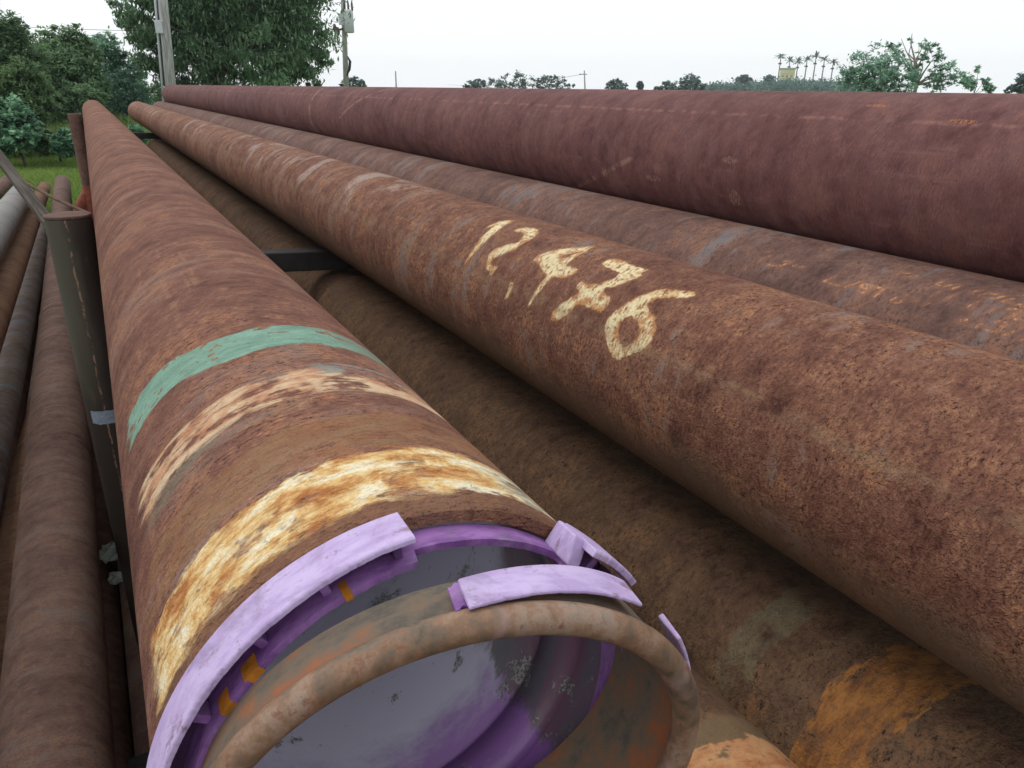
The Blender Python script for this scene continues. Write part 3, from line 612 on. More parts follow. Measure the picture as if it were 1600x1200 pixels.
def vcyl(z0, z1, r0, r1=None, n=56, bev=.003):
    r1 = r1 or r0; V, F = tube([(0, 0, z0), (0, 0, z0+bev), (0, 0, z1-bev), (0, 0, z1)], [r0-bev, r0, r1, r1-bev], n); return V, F
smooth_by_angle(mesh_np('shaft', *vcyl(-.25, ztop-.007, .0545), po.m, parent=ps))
smooth_by_angle(mesh_np('cap_plate', *vcyl(ztop-.0075, ztop, .0555, bev=.0015), MAT_CAP, parent=ps))
# torn sticker on the shaft
th = np.radians(np.linspace(222, 288, 16)); zz = np.linspace(0, .036, 5)
jag = np.cumsum(rng.normal(0, .0012, 16))
V = [((.0552)*math.cos(t), .0552*math.sin(t), EYE-.87+z+(jag[i] if k == 0 else (-.5*jag[15-i] if k == 4 else 0))) for k, z in enumerate(zz) for i, t in enumerate(th)]
V += [(.0546*x/.0552, .0546*y/.0552, z) for x, y, z in V]
nT = 16
F = [(k*nT+i, k*nT+i+1, (k+1)*nT+i+1, (k+1)*nT+i) for k in range(4) for i in range(nT-1)]
mesh_np('torn_sticker', V, F, MAT_PATCH, parent=ps, smooth=True)
p2o = empty('retaining_post', (-.087, 8.7, 0))
tag(p2o, 'brown post with a red lower part, near the far end of the banded pipe', 'post', 'posts along the stack')
zt2 = EYE-.262
smooth_by_angle(mesh_np('shaft', *vcyl(EYE-.92, zt2, .058, .062, 32), MAT_POST2, parent=p2o))
smooth_by_angle(mesh_np('red_foot', *vcyl(-.25, EYE-.92, .066, .062, 32), MAT_RED, parent=p2o))
bv, bf = tube([(0, 0, EYE-.96), (-.07, .02, EYE-1.08), (-.15, .04, EYE-1.24), (-.20, .06, EYE-1.80)], [.05, .062, .06, .05], 16)
smooth_by_angle(mesh_np('brace', bv, bf, MAT_RED, parent=p2o), 60)

# ------------------------------------------------------------------ loose pipes lying lower on the left
def low(x, z, sl, y0, y1, r, mat, label, rim=None, dx=-.0143, wall=.008):
    o = steel_pipe('steel_pipe', (x+dx*y0, y0, z+sl*y0), (x+dx*y1, y1, z+sl*y1), r, mat, n=96, wall=wall, rim=rim)
    return tag(o, label, 'pipe', 'loose pipes left of the stack')
gpipe = low(-.2345, -1.1767, -.0088, -.35, 12.72, .10, MAT_G, 'mauve brown lower pipe along the left edge, its far mouth rimmed pale', rim=MAT_RIM, dx=-.0165)
v, f = revolve([(4.70, .1), (4.702, .1035), (4.78, .1035), (4.782, .1)], 64)
mesh_np('weld_collar', v, f, MAT_G, parent=gpipe, smooth=True)
low(-.538, -1.507, 0., -.4, 4.6, .10, MAT_H, 'ochre brown pipe half under the mauve pipe at bottom left', dx=.0334)
low(-.5998, -.7095, -.0381, -.2, 9.9, .10, MAT_K, 'pale grey pipe below the leaning grey board', rim=MAT_RIM)
low(-.521, -.915, -.0381, -.2, 13.6, .08, MAT_H, 'reddish brown pipe just right of the pale grey pipe')
low(-.525, -1.259, -.0381, -.2, 12.2, .075, MAT_M, 'slate and brown pipe with bluish patches, left of the dark gap')
low(-.952, -.787, -.0381, -.2, 13.4, .08, MAT_G, 'brown pipe end at the left edge behind the board')
for i in range(9):  # hidden filler pipes, added to block stray light and keep the gap dark
    o = steel_pipe('steel_pipe', (-.10-.125*i, -.5+.1*(i % 3), -1.69), (-.16-.125*i, 9.5, -1.69), .06, MAT_G, n=32)
    tag(o, 'thin hidden filler pipe added to keep the gap dark', 'pipe', 'hidden filler pipes added to darken the gap')
wd = M('grey_weathered_wood', .9, .2)
w1 = wd.noise(wd.vec(wd.obj, scale=(6, .5, 6)), 14, 6, .65)
wd.bump(w1, .5, .002); wd.color(wd.mix(wd.step(w1, .35, .65), lin(66, 60, 54), lin(98, 91, 84)))
a, b = at(-40, 194, 3.4), at(96, 374, 2.62)
d = (b-a); L = d.length
bo = mesh_np('leaning_board', *box((0, 0, 0), (.034, L, .016)), wd.m)
bo.rotation_euler = Matrix((Vector((0, 0, 1)).cross(d.normalized()).normalized(), d.normalized(), Vector((0, 0, 1)).cross(d.normalized()).normalized().cross(d.normalized()))).transposed().to_euler()
bo.location = (a+b)/2; chamfer(bo, .002)
tag(bo, 'grey weathered board slanting down to the olive post', 'board')
a, b = at(40, 286, 3.3), at(140, 334, 2.9)
tag(smooth_by_angle(mesh_np('thin_rod', *tube([a, a.lerp(b, .5)+Vector((0, 0, -.006)), b], [.0055]*3, 10), MAT_POST2), 60), 'thin rusty rod slanting behind the olive post', 'rod')

# ------------------------------------------------------------------ vegetation
def leaf_mat(name, tones, spread=.5, rough=.6):
    m = M(name, rough, .25)
    t = m.attr('tint')[2]
    k = len(tones)
    c = m.ramp(t, [(i/(k-1), lin(*q)) for i, q in enumerate(tones)])
    m.color(c)
    tr = m.t.nodes.new('ShaderNodeBsdfTranslucent'); m.set(tr.inputs[0], c)
    mx = m.t.nodes.new('ShaderNodeMixShader'); mx.inputs[0].default_value = .48
    m.t.links.new(m.b.outputs[0], mx.inputs[1]); m.t.links.new(tr.outputs[0], mx.inputs[2]); m.t.links.new(mx.outputs[0], m.out.inputs[0])
    return m.m
MANGO = leaf_mat('mango_leaves', [(78, 103, 78), (103, 134, 101), (128, 161, 121), (159, 190, 146)])
DARK = leaf_mat('dark_leaves', [(76, 101, 74), (101, 130, 94), (128, 159, 116), (157, 184, 137)])
OLIVE = leaf_mat('olive_leaves', [(67, 89, 64), (91, 118, 81), (116, 144, 96), (146, 168, 117)])
BROAD = leaf_mat('broad_leaves', [(66, 95, 81), (94, 134, 105), (133, 177, 140), (183, 225, 181)])
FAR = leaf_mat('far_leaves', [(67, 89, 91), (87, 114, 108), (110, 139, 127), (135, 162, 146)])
FEATHER = leaf_mat('feathery_leaves', [(90, 122, 110), (122, 160, 140), (157, 197, 167), (194, 225, 195)])
GRASS = leaf_mat('grass_blades', [(90, 116, 56), (118, 146, 72), (144, 168, 88), (168, 178, 112)])
TALL = leaf_mat('tall_grass_blades', [(92, 118, 70), (118, 146, 86), (144, 168, 102), (168, 180, 122)])
BARK = plain('bark', lin(96, 84, 72), .95, .4, 12, .5)
PALEBARK = plain('pale_bark', lin(146, 138, 126), .95, .3, 12, .4)

def leaf_geo(C, length, width, droop, g, flat=.0):
    """one folded rhombus per centre: returns verts, quads"""
    n = len(C)
    az = g.uniform(0, 2*np.pi, n); el = g.normal(-droop, .45, n)
    d = np.stack([np.cos(az)*np.cos(el), np.sin(az)*np.cos(el), np.sin(el)], 1)
    s = np.stack([-np.sin(az), np.cos(az), g.normal(0, .45, n)], 1); s /= np.linalg.norm(s, axis=1)[:, None]
    L = (length*g.uniform(.65, 1.3, n))[:, None]; Wd = (width*g.uniform(.7, 1.3, n))[:, None]
    b = C - d*L*.5; t = C + d*L*.5; mid = C + d*L*.05
    V = np.stack([b, mid - s*Wd*.5, t, mid + s*Wd*.5], 1).reshape(-1, 3)
    return V, np.arange(4*n).reshape(n, 4)
def crown_points(blobs, clumps, per, g, clump=.22, shell=.5):
    """blobs: (centre, rx, ry, rz); leaf clumps spread through the outer part of each"""
    vol = np.array([(b[1]*b[2]*b[3])**(2/3) for b in blobs]); k = np.maximum((clumps*vol/vol.sum()).astype(int), 3)
    out, tint = [], []
    for (c, rx, ry, rz), m in zip(blobs, k):
        d = g.normal(size=(m, 3)); d /= np.linalg.norm(d, axis=1)[:, None]
        rr = g.uniform(shell**2, 1, m)**.5 * g.normal(1, .10, m)
        cc = np.array(c) + d*rr[:, None]*np.array((rx, ry, rz))
        cr = clump*(rx*ry*rz)**(1/3)*g.uniform(.6, 1.5, m)
        tone = g.normal(.45, .16, m)
        idx = np.repeat(np.arange(m), per); q = g.normal(size=(len(idx), 3))*np.array((.55, .55, .36))
        out.append(cc[idx] + q*cr[idx][:, None]); tint.append(tone[idx] + g.normal(0, .16, len(idx)))
    return np.concatenate(out), np.clip(np.concatenate(tint), 0, 1)
def foliage(name, C, tint, length, width, mat, parent, g, droop=.3):
    V, F = leaf_geo(C, length, width, droop, g)
    o = mesh_np(name, V, F, mat, parent=parent); fattr(o, 'tint', np.repeat(tint, 4)); return o
def branches(base, tips, r0, g, sag=.1):
    parts = []
    for t, r in tips:
        a, b = Vector(base), Vector(t); L = (b-a).length
        pts = [a]
        for k in (.35, .7): pts.append(a.lerp(b, k) + Vector(g.normal(0, .06*L, 3)) + Vector((0, 0, sag*L*k*(1-k))))
        pts.append(b); parts.append(tube(pts, [r, r*.7, r*.45, r*.2], 7))
    return merge(parts)
def px_blob(px, py, dist, rpx, ry=None, squash=1.):
    r = rpx*dist/1290.; return (tuple(at(px, py, dist)), r, (ry or 1.)*r, r*squash)
def tree(name, label, cat, blobs, mat, clumps, per, leaf, g_seed, trunk_px, trunk_r, group=None, droop=.3, clump=.22, shell=.5, bark=None, limbs=6, trunk_top=None, dist=None, sub=None):
    g = np.random.default_rng(g_seed)
    cs = np.array([b[0] for b in blobs]); dist = dist or float(np.mean(np.hypot(cs[:, 0], cs[:, 1])))
    p = at(trunk_px, 131, dist); gz = ground_z(p.x, p.y)
    root = empty(name, (p.x, p.y, gz)); tag(root, label, cat, group)
    inv = np.array((p.x, p.y, gz))
    C, t = crown_points(blobs, clumps, per, g, clump, shell)
    foliage('crown', C-inv, t, leaf[0], leaf[1], mat, root, g, droop)
    top = Vector(cs.mean(0)-inv); fork = Vector((top.x*.3, top.y*.3, max(.5, (top.z)*.55)))
    v, f = tube([(0, 0, -.2), (fork.x*.3, fork.y*.3, fork.z*.5), tuple(fork)], [trunk_r*1.25, trunk_r, trunk_r*.8], 10)
    order = np.argsort([-b[1] for b in blobs])[:limbs]
    v2, f2 = branches(fork, [(Vector(np.array(blobs[i][0])-inv) + Vector((0, 0, blobs[i][3]*.35)), trunk_r*.55) for i in order], trunk_r, g)
    mesh_np('trunk', *merge([(v, f), (v2, f2)]), bark or BARK, parent=root, smooth=True)
    return root

B_ = px_blob
# the big dense tree behind the pole
tree('mango_tree', 'big dense dark green tree behind the grey pole', 'tree',
     [B_(330, 0, 32, 95), B_(425, 5, 32, 88), B_(460, 70, 31.5, 56), B_(395, 85, 31, 72), B_(300, 85, 31.5, 62), B_(225, 20, 31, 46), B_(238, 72, 31.5, 34), B_(330, -90, 32, 100), B_(430, -80, 32, 90), B_(260, -60, 31, 70), B_(490, 108, 31, 30), B_(265, 118, 31, 24)],
     MANGO, 1500, 52, (.235, .07), 1, 335, .32, droop=.75, clump=.20, limbs=10)
tree('broad_tree', 'rounded dark tree left of the big dense tree, in front of paler branches', 'tree',
     [B_(95, 92, 30, 38), B_(112, 78, 30, 30), B_(75, 120, 30, 40), B_(112, 130, 29.5, 46), B_(80, 150, 29, 34)], DARK, 650, 40, (.17, .07), 2, 100, .14, 'trees at the yard edge', .35)
tree('spreading_tree', 'greyer looser tree with a bare pale branch, behind the far pipe ends', 'tree',
     [B_(165, 84, 33, 28), B_(150, 100, 33, 34), B_(190, 118, 33, 30), B_(165, 135, 32.5, 36), B_(195, 150, 32, 30), B_(215, 165, 33, 24)], FEATHER, 560, 34, (.16, .06), 3, 168, .11, 'trees at the yard edge', .3, clump=.19, bark=PALEBARK)
tree('tall_dark_tree', 'dark domed tree at the left edge, standing highest there', 'tree',
     [B_(5, 62, 27, 34), B_(22, 88, 27, 36), B_(-20, 70, 27, 44), B_(30, 120, 26.5, 30), B_(0, 120, 27, 40), B_(-30, 120, 27, 46)], DARK, 620, 40, (.16, .06), 4, 5, .2, 'trees at the yard edge', .3)
tree('lime_tree', 'yellow green bush tree at left, in front of the dark domed tree', 'tree',
     [B_(38, 128, 23, 26), B_(45, 155, 23, 28), B_(15, 140, 23, 30), B_(50, 178, 22.5, 22)], OLIVE, 420, 38, (.13, .05), 5, 35, .08, 'trees at the yard edge', .5)
tree('slim_cypress', 'slim dark column of a tree between the big tree and its left neighbour', 'tree',
     [B_(222, 122, 44, 7, squash=1.8), B_(223, 145, 44, 9, squash=1.6), B_(224, 162, 44, 10)], DARK, 90, 30, (.2, .06), 6, 223, .08, droop=-.6)
tree('low_tree', 'low dark tree under the big dense tree, above the pipe ends', 'tree',
     [B_(205, 165, 38, 24), B_(240, 160, 38, 26), B_(262, 172, 38, 24), B_(180, 172, 37, 24), B_(225, 182, 36, 22)], DARK, 330, 34, (.18, .07), 7, 230, .1, 'trees at the yard edge')
for k, (lb, bl, sd, px, lf) in enumerate((
    ('large leaved dark bush at the left edge above the lawn', [B_(0, 184, 21, 30), B_(24, 196, 20.5, 28), B_(-20, 205, 20.5, 34), B_(38, 216, 20, 18), B_(10, 222, 20, 18)], 11, 12, (.16, .085)),
    ('pale leaved low bush on the lawn left of the far brown post', [B_(106, 222, 20, 15), B_(96, 230, 20, 12), B_(120, 228, 20, 13)], 12, 105, (.14, .07)),
    ('dark bush behind the pale low bush at the lawn edge', [B_(68, 224, 21, 15), B_(82, 226, 21, 12), B_(58, 216, 21.5, 14)], 13, 72, (.13, .06)),
    ('small glossy plant seen between the far ends of the two upper pipes', [B_(212, 208, 17, 10), B_(203, 214, 17, 9), B_(224, 212, 17, 8)], 14, 212, (.13, .07)),
    ('rounded dark bush at the foot of the looser tree', [B_(115, 162, 27, 26), B_(140, 158, 27.5, 24), B_(95, 166, 26.5, 20)], 15, 115, (.15, .07)))):
    tree('leafy_bush', lb, 'bush', bl, BROAD if k in (0, 1, 3) else DARK, 260 if k != 3 else 60, 30, lf, sd, px, .03, 'bushes round the lawn', .25, clump=.25, limbs=4)

# grass
def grass(name, label, spec, mat, n, hh, wd, seed):
    g = np.random.default_rng(seed); P = []
    (pa, pb, da, db) = spec
    px = g.uniform(pa, pb, n); dd = np.sqrt(g.uniform(da**2, db**2, n))
    base = np.array([at(a, 131, b) for a, b in zip(px, dd)]); base[:, 2] = np.array([ground_z(x, y) for x, y in base[:, :2]]) - .01
    az = g.uniform(0, 6.283, n); patch = np.sin(base[:, 0]*1.7+base[:, 1]*.9)*.5 + np.sin(base[:, 0]*.6-base[:, 1]*1.3)*.5
    h = hh*g.uniform(.45, 1.25, n)*(1+.35*patch); lean = g.normal(0, .35, (n, 2))*h[:, None]
    s = np.stack([np.cos(az), np.sin(az), 0*az], 1)*wd*.5
    tip = base + np.concatenate([lean, h[:, None]], 1); mid = base + np.concatenate([lean*.35, h[:, None]*.6], 1)
    V = np.stack([base-s, base+s, mid+s*.7, tip, mid-s*.7], 1).reshape(-1, 3)
    F = np.arange(5*n).reshape(n, 5)
    o = mesh_np(name, V, F, mat); fattr(o, 'tint', np.repeat(np.clip(g.normal(.45, .18, n)+.15*patch, 0, 1), 5))
    return tag(o, label, 'grass', kind='stuff')
grass('lawn_grass', 'bright green grass beyond the ends of the loose pipes', (-60, 290, 10.5, 24), GRASS, 60000, .13, .016, 41)
grass('tall_grass', 'tall pale weeds and grass in front of the trees', (-60, 290, 22.5, 33), TALL, 42000, .6, .028, 42)

# far trees beyond the skyline pipe
tree('domed_tree', 'broad leafy dome of a tree just right of the palms', 'tree',
     [B_(1352, 108, 68, 32), B_(1385, 114, 68, 30), B_(1328, 128, 67, 22), B_(1405, 126, 68, 26), B_(1365, 128, 67, 26)],
     FEATHER, 300, 20, (.36, .13), 20, 1368, .2, droop=.15, clump=.17, shell=.25)
tree('sparse_tree', 'tall airy tree with bare upper branches, rightmost big tree on the skyline', 'tree',
     [B_(1392, 74, 71, 13), B_(1406, 84, 71, 9), B_(1450, 74, 71, 13), B_(1464, 90, 71, 13), B_(1426, 62, 71, 6), B_(1441, 100, 71, 12), B_(1478, 114, 71, 20), B_(1500, 128, 71, 15), B_(1460, 126, 71, 18), B_(1424, 118, 71, 13)],
     FEATHER, 190, 15, (.36, .13), 21, 1430, .16, droop=.1, clump=.2, shell=.1, bark=PALEBARK, limbs=10)
br = branches(at(1428, 118, 70), [(at(1425, 52, 70), .10), (at(1408, 60, 70), .08), (at(1447, 62, 70), .07), (at(1395, 72, 70), .09), (at(1436, 70, 70), .06)], .1, np.random.default_rng(5))
st = bpy.data.objects['sparse_tree']; iv = st.location
mesh_np('bare_branch', [tuple(Vector(v)-iv) for v in br[0]], br[1], PALEBARK, parent=st, smooth=True)
tree('sapling', 'thin sparse sapling right of the airy feather leaved tree', 'tree', [B_(1528, 108, 75, 6), B_(1518, 128, 75, 12), B_(1540, 132, 75, 9), B_(1548, 138, 75, 8)], FEATHER, 50, 20, (.35, .14), 22, 1522, .05, clump=.25, shell=.1, limbs=4)
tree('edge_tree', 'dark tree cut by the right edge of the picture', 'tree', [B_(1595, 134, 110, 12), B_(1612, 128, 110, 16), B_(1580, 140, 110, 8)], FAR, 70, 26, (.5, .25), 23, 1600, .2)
FT = (('leftmost tree of the far clump behind the middle of the skyline pipe', [(744, 131, 9), (738, 136, 10), (752, 134, 9), (730, 138, 7)]),
      ('broadest dome of the far clump behind the skyline pipe', [(790, 130, 15), (810, 128, 14), (772, 134, 12), (825, 132, 13)]),
      ('rightmost uneven tree of the far clump behind the skyline pipe', [(862, 127, 9), (850, 132, 14), (875, 134, 12), (888, 138, 9)]),
      ('small low tree just right of the far wooden pole', [(955, 134, 9), (965, 133, 9), (974, 137, 7)]),
      ('tiny pointed tree between the far pole and the hill', [(1000, 131, 4), (1000, 136, 5)]),
      ('bushy dark tree at the left foot of the far hill', [(1080, 128, 11), (1072, 133, 12), (1092, 133, 11)]),
      ('low tree left of the bushy dark tree on the skyline', [(1040, 137, 10), (1055, 136, 9), (1030, 139, 7)]),
      ('low rounded tree at the foot of the pole with the transformer', [(552, 131, 11), (566, 134, 9), (540, 134, 9)]),
      ('round dark tree on the far hill left of the pale tower', [(1202, 124, 7), (1204, 129, 8)]),
      ('flat topped tree on the left shoulder of the far hill', [(1163, 123, 6), (1156, 126, 6), (1170, 127, 6)]))
for i, (lb, bl) in enumerate(FT):
    dd = 170 if i not in (7, 8, 9) else (90 if i == 7 else 300)
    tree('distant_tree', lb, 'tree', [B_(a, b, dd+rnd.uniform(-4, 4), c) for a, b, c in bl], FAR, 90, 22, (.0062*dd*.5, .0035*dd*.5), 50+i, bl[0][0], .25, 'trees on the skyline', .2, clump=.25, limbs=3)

# far hill with its wood, the palms and the pale tower
hd = 330.
hp = [(980, 150), (1040, 145), (1100, 139), (1150, 134), (1200, 131), (1250, 131), (1290, 132), (1330, 136), (1400, 142), (1500, 150)]
HV, HF = [], []
for k, (a, b) in enumerate(hp):
    t = at(a, b, hd); f0 = at(a, b, hd-90); b0 = at(a, b, hd+150)
    HV += [(f0.x, f0.y, ground_z(f0.x, f0.y)-1), (*at(a, b, hd-40).xy, ground_z(t.x, t.y)*.45+t.z*.55), tuple(t), (b0.x, b0.y, ground_z(b0.x, b0.y)-1)]
for k in range(len(hp)-1):
    for j in range(3): HF.append((4*k+j, 4*k+j+1, 4*k+5+j, 4*k+4+j))
HILL = plain('hill_green', lin(92, 108, 84), .95, .3, .05)
tag(mesh_np('hill', HV, HF, HILL, smooth=True), kind='structure')
g = np.random.default_rng(77); C, T = [], []
for px in np.arange(1045, 1335, 3.2):
    yy = np.interp(px, [q[0] for q in hp], [q[1] for q in hp])
    for _ in range(3):
        dd = hd-g.uniform(0, 70); p = at(px+g.normal(0, 2), yy+g.uniform(-2, 7), dd); m = 26
        C.append(np.array(p)+g.normal(size=(m, 3))*np.array((1.2, 1.2, .8))); T.append(np.clip(g.normal(.45, .15)+g.normal(0, .15, m), 0, 1))
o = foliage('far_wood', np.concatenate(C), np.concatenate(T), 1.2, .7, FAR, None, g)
tag(o, 'low far wood covering the hill below the palms', 'wood', kind='stuff')
PB = plain('palm_bark', lin(150, 146, 138), .9, .2, 2)
pal = [(1220, 88, 1216, 126), (1234, 95, 1232, 126), (1247, 96, 1243, 127), (1261, 93, 1256, 128), (1275, 88, 1270, 126), (1288, 93, 1282, 129), (1302, 97, 1296, 130)]
plab = ['leftmost of the seven tall palms on the far hill', 'second palm from the left, rising behind the pale tower', 'third palm from the left, just right of the pale tower', 'middle one of the seven tall palms on the far hill', 'fifth palm from the left, tallest of the right hand ones', 'sixth palm from the left on the far hill', 'rightmost of the seven tall palms on the far hill']
for i, ((tx, ty, bx_, by_), lb) in enumerate(zip(pal, plab)):
    g = np.random.default_rng(90+i); D = 340. + (12 if i == 1 else 0)
    top = at(tx, ty, D); b = Vector((top.x, top.y, at(bx_, by_, D).z-2.5))
    root = empty('royal_palm', b); tag(root, lb, 'palm', 'tall palms on the far hill'); H_ = top.z-b.z
    mesh_np('trunk', *tube([(0, 0, -1), (0, 0, H_*.4), (.1, 0, H_*.8), (.1, 0, H_*.9), (.1, 0, H_)], [.24, .25, .19, .17, .12], 8), PB, parent=root, smooth=True)
    V, F, T = [], [], []
    for k in range(17):
        az = k*2.4+g.normal(0, .2); el = g.uniform(-.1, 1.15); L = g.uniform(2.5, 3.4)
        d = Vector((math.cos(az)*math.cos(el), math.sin(az)*math.cos(el), math.sin(el))); s = Vector((-math.sin(az), math.cos(az), 0))
        pts = []
        for q in np.linspace(0, 1, 7): pts.append(Vector((.1, 0, H_)) + d*L*q + Vector((0, 0, -1.1*q*q*(.6+.4*math.cos(el)))))
        w = [.10, .5, .62, .6, .5, .32, .04]
        o0 = len(V)
        for q, p in enumerate(pts):
            V += [tuple(p - s*w[q]*.6 - Vector((0, 0, .22*w[q]))), tuple(p), tuple(p + s*w[q]*.6 - Vector((0, 0, .22*w[q])))]
        for q in range(6):
            for j in range(2): F.append((o0+3*q+j, o0+3*q+j+1, o0+3*q+4+j, o0+3*q+3+j))
        T += [float(np.clip(g.normal(.45, .2), 0, 1))]*(len(V)-o0)
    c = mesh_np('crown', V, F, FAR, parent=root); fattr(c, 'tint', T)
    V, F = merge([tube([(0.1, 0, H_*.80), (.1+.5*math.cos(a), .5*math.sin(a), H_*.775), (.1+.55*math.cos(a), .55*math.sin(a), H_*.74)], [.08, .3, .1], 6) for a in (0, 2.1, 4.2)])
    fr = mesh_np('flower_cluster', V, F, FAR, parent=root, smooth=True); fattr(fr, 'tint', [.4]*len(V))
TW = plain('pale_yellow_render', lin(216, 212, 166), .9, .08, .3); TW2 = plain('grey_green_parapet', lin(160, 172, 150), .9, .15, .3); TWG = plain('dark_tower_window', lin(120, 124, 110), .4, .2, 1)
bb = at(1229, 126, 335); wdt = 21*335/1290.; hgt = at(1229, 109, 335).z - bb.z + 3
tw = empty('pale_tower', (bb.x, bb.y, bb.z-3)); tw.rotation_euler = (0, 0, math.atan2(-bb.x, bb.y)); tag(tw, 'pale yellow block shaped tower among the palms on the far hill', 'building')
mesh_np('wall', *box((0, 0, hgt/2), (wdt, wdt, hgt)), TW, parent=tw)
mesh_np('parapet', *box((0, 0, hgt+.3), (wdt+.25, wdt+.25, .62)), TW2, parent=tw)
for j in range(3): mesh_np('storey_band', *box((0, -wdt/2-.02, 2.2+j*1.6), (wdt*.9, .08, .14)), TW2, parent=tw)
for j in range(2):
    for i in range(3): mesh_np('window', *box(((i-1)*wdt*.3, -wdt/2-.01, 3.0+j*1.6), (wdt*.12, .06, .5)), TWG, parent=tw)

# ------------------------------------------------------------------ utility poles and wires
PW = M('pole_grey', .9, .2); w1 = PW.noise(PW.vec(PW.obj, scale=(8, 8, .6)), 5, 5, .65)
PW.bump(w1, .4, .01); PW.color(PW.mix(PW.step(w1, .35, .65), lin(132, 132, 130), lin(176, 176, 172)))
CAB = plain('black_cable', lin(44, 46, 48), .6, .2, 10); CON = plain('pale_conduit', lin(186, 190, 192), .6, .15, 6); BOX = plain('meter_box_grey', lin(196, 202, 204), .6, .1, 6); BUSH = plain('insulator_brown', lin(96, 78, 70), .5, .2, 10)
def upole(px_top, py_top, px_b, py_b, dist, r0, r1, label, name='utility_pole'):
    """a pole leaning as it stands: foot on the ground below (px_b, py_b)"""
    t = at(px_top, py_top, dist); b = at(px_b, py_b, dist); k = (ground_z(b.x, b.y)-b.z)/(t.z-b.z); foot = b.lerp(t, k)
    foot.z = ground_z(foot.x, foot.y)
    root = empty(name, foot); tag(root, label, 'pole', 'utility poles'); d = t-foot
    mesh_np('shaft', *tube([tuple(-d.normalized()*.3), tuple(d*.5), tuple(d)], [r0, (r0+r1)/2, r1], 14), PW.m, parent=root, smooth=True)
    return root, foot, d
r1_, f1_, d1_ = upole(243, -120, 266, 131, 20, .13, .09, 'thick grey leaning pole with a cable and pale conduit, before the big tree')
side = (-_r*.9 - Vector((_f.x, _f.y, 0)).normalized()*.45).normalized()
def along(d, off, z0, z1, r, n=6): return tube([tuple(d*z0+off*(.12-.04*z0)), tuple(d*((z0+z1)/2)+off*(.12-.04*(z0+z1)/2)), tuple(d*z1+off*(.12-.04*z1))], [r]*3, n)
mesh_np('cable', *along(d1_, side*1.05, .1, .98, .018), CAB, parent=r1_, smooth=True)
mesh_np('conduit', *along(d1_, (side-_r*.62)*1.02, .1, .98, .026, 10), CON, parent=r1_, smooth=True)
pb = at(248, 42, 19.86)-f1_
chamfer(mesh_np('meter_box', *box(tuple(pb), (.13, .10, .26), Matrix.Rotation(-.5, 3, 'Z')), BOX, parent=r1_), .01)
r2_, f2_, d2_ = upole(534, -60, 541, 134, 42, .15, .10, 'pole carrying a pale transformer drum, right of the big tree')
tz = at(545, 33, 41.7)-f2_
mesh_np('transformer', *tube([tuple(tz+Vector((0, 0, -.52))), tuple(tz+Vector((0, 0, -.48))), tuple(tz+Vector((0, 0, .42))), tuple(tz+Vector((0, 0, .50)))], [.19, .23, .23, .18], 18), BOX, parent=r2_, smooth=True)
tz2 = at(533, 30, 41.7)-f2_
mesh_np('control_box', *box(tuple(tz2), (.22, .16, .5)), BOX, parent=r2_)
for k in (-.16, .02, .2):
    q = tz + _r*k; mesh_np('bushing', *tube([tuple(q+Vector((0, 0, .45))), tuple(q+Vector((0, 0, .75))), tuple(q+Vector((0, 0, .9)))], [.05, .05, .02], 8), BUSH, parent=r2_, smooth=True)
q = at(526, 47, 41.8)-f2_
mesh_np('bracket', *tube([tuple(q), tuple(at(541, 44, 42)-f2_)], [.04, .05], 6), BUSH, parent=r2_)
for px, py in ((523, 45), (528, 50)):
    q = at(px, py, 41.8)-f2_; mesh_np('insulator', *tube([tuple(q+Vector((0, 0, -.15))), tuple(q), tuple(q+Vector((0, 0, .22)))], [.05, .11, .05], 8), BUSH, parent=r2_, smooth=True)
mesh_np('cable_loop', *tube([tuple(at(543, 88, 41.7)-f2_), tuple(at(547, 96, 41.6)-f2_), tuple(at(546, 108, 41.6)-f2_), tuple(at(542, 118, 41.7)-f2_)], [.03, .07, .07, .03], 8), CAB, parent=r2_, smooth=True)
upole(618, 111, 619, 134, 110, .12, .09, 'short thin dark pole alone on the skyline')
r4_, f4_, d4_ = upole(913, 110, 914, 138, 160, .16, .12, 'far pole with a short crossarm, right of the far tree clump')
mesh_np('crossarm', *box(tuple(at(911, 116, 160)-f4_), (1.7, .14, .14)), BUSH, parent=r4_)
def wire(a, b, sag, r, label):
    pts = [a.lerp(b, t) + Vector((0, 0, -sag*4*t*(1-t))) for t in np.linspace(0, 1, 15)]
    tag(mesh_np('wire', *tube(pts, [r]*15, 5), CAB), label, 'wire', 'overhead wires')
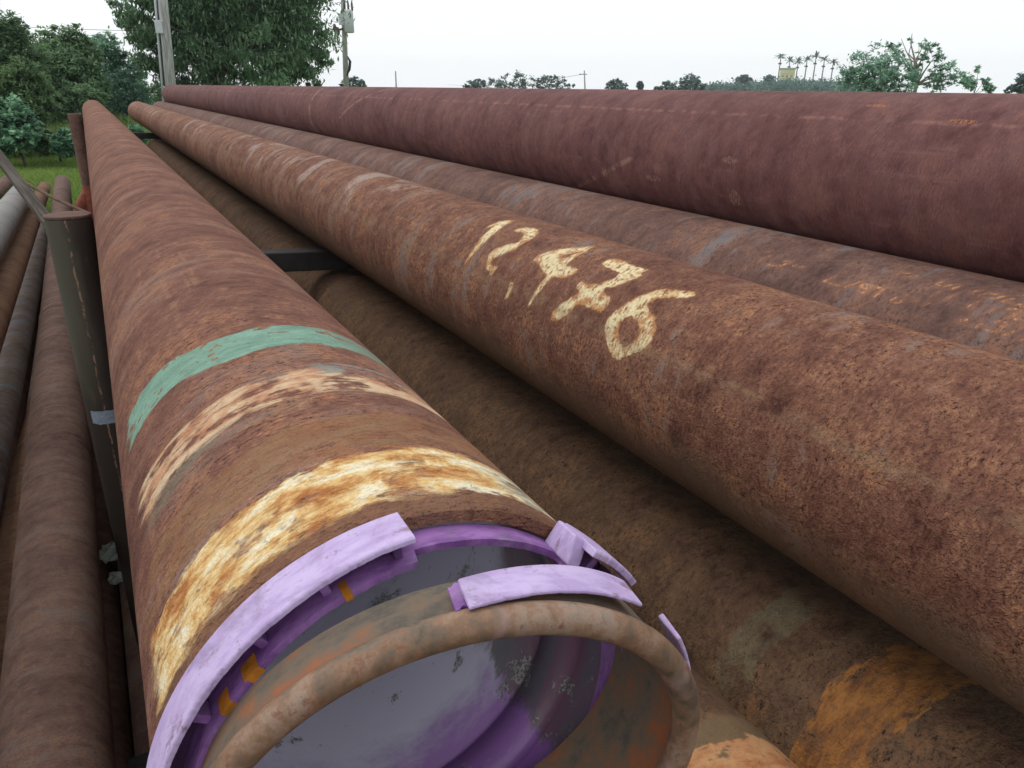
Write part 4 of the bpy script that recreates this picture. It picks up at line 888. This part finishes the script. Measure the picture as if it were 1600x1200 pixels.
wire(at(-260, 12, 26), at(243, 48, 20.1), .12, .005, 'faint overhead wire reaching the grey pole from the left')
wire(at(262, 40, 20.2), at(536, 44, 42), .9, .010, 'sagging wire between the grey pole and the transformer pole')
wire(at(262, -40, 20.2), at(535, 2, 42), .5, .008, 'upper wire between the grey pole and the transformer pole')
wire(at(911, 116, 160), at(700, 132, 330), 1.2, .03, 'thin wire falling left from the far pole')

# ------------------------------------------------------------------ litter down in the gap beside the post
LIT = plain('pale_litter', lin(170, 178, 168), .9, .4, 40, .5)
for (px_, py_, s_, lb) in ((176, 862, .045, 'larger pale scrap down in the dark gap'), (184, 902, .028, 'smaller pale scrap down in the dark gap, the nearer one')):
    d = _f*1200 + _r*(px_-800) - _u*(py_-600); c = Vector((0, 0, EYE)) + d*((EYE-.16)/-d.z)
    gl = np.random.default_rng(px_); N_ = 7; V = []
    for i in range(N_):
        for j in range(N_):
            u_, v_ = (i/(N_-1)-.5)*2, (j/(N_-1)-.5)*2; k = 1-.25*(u_*v_)**2
            V.append((c.x + s_*u_*k + gl.normal(0, .10*s_), c.y + s_*1.5*v_*k + gl.normal(0, .10*s_), .155 + gl.uniform(0, .35*s_)))
    F = [(i*N_+j, (i+1)*N_+j, (i+1)*N_+j+1, i*N_+j+1) for i in range(N_-1) for j in range(N_-1)]
    o = mesh_np('litter_scrap', V, F, LIT); so = o.modifiers.new('thick', 'SOLIDIFY'); so.thickness = .002
    tag(o, lb, 'litter', 'scraps in the gap')

# ------------------------------------------------------------------ thin white air over the land
hz = bpy.data.materials.new('thin_haze'); hz.use_nodes = True; ht = hz.node_tree; ht.nodes.clear()
ho = ht.nodes.new('ShaderNodeOutputMaterial'); hv = ht.nodes.new('ShaderNodeVolumePrincipled')
hv.inputs['Color'].default_value = (.95, .98, 1, 1); hv.inputs['Density'].default_value = .0004
ht.links.new(hv.outputs[0], ho.inputs['Volume'])
tag(mesh_np('haze', *box((0, 0, 4.5), (1560, 1560, 33)), hz), 'thin pale haze over the whole yard and skyline', 'haze', kind='stuff')
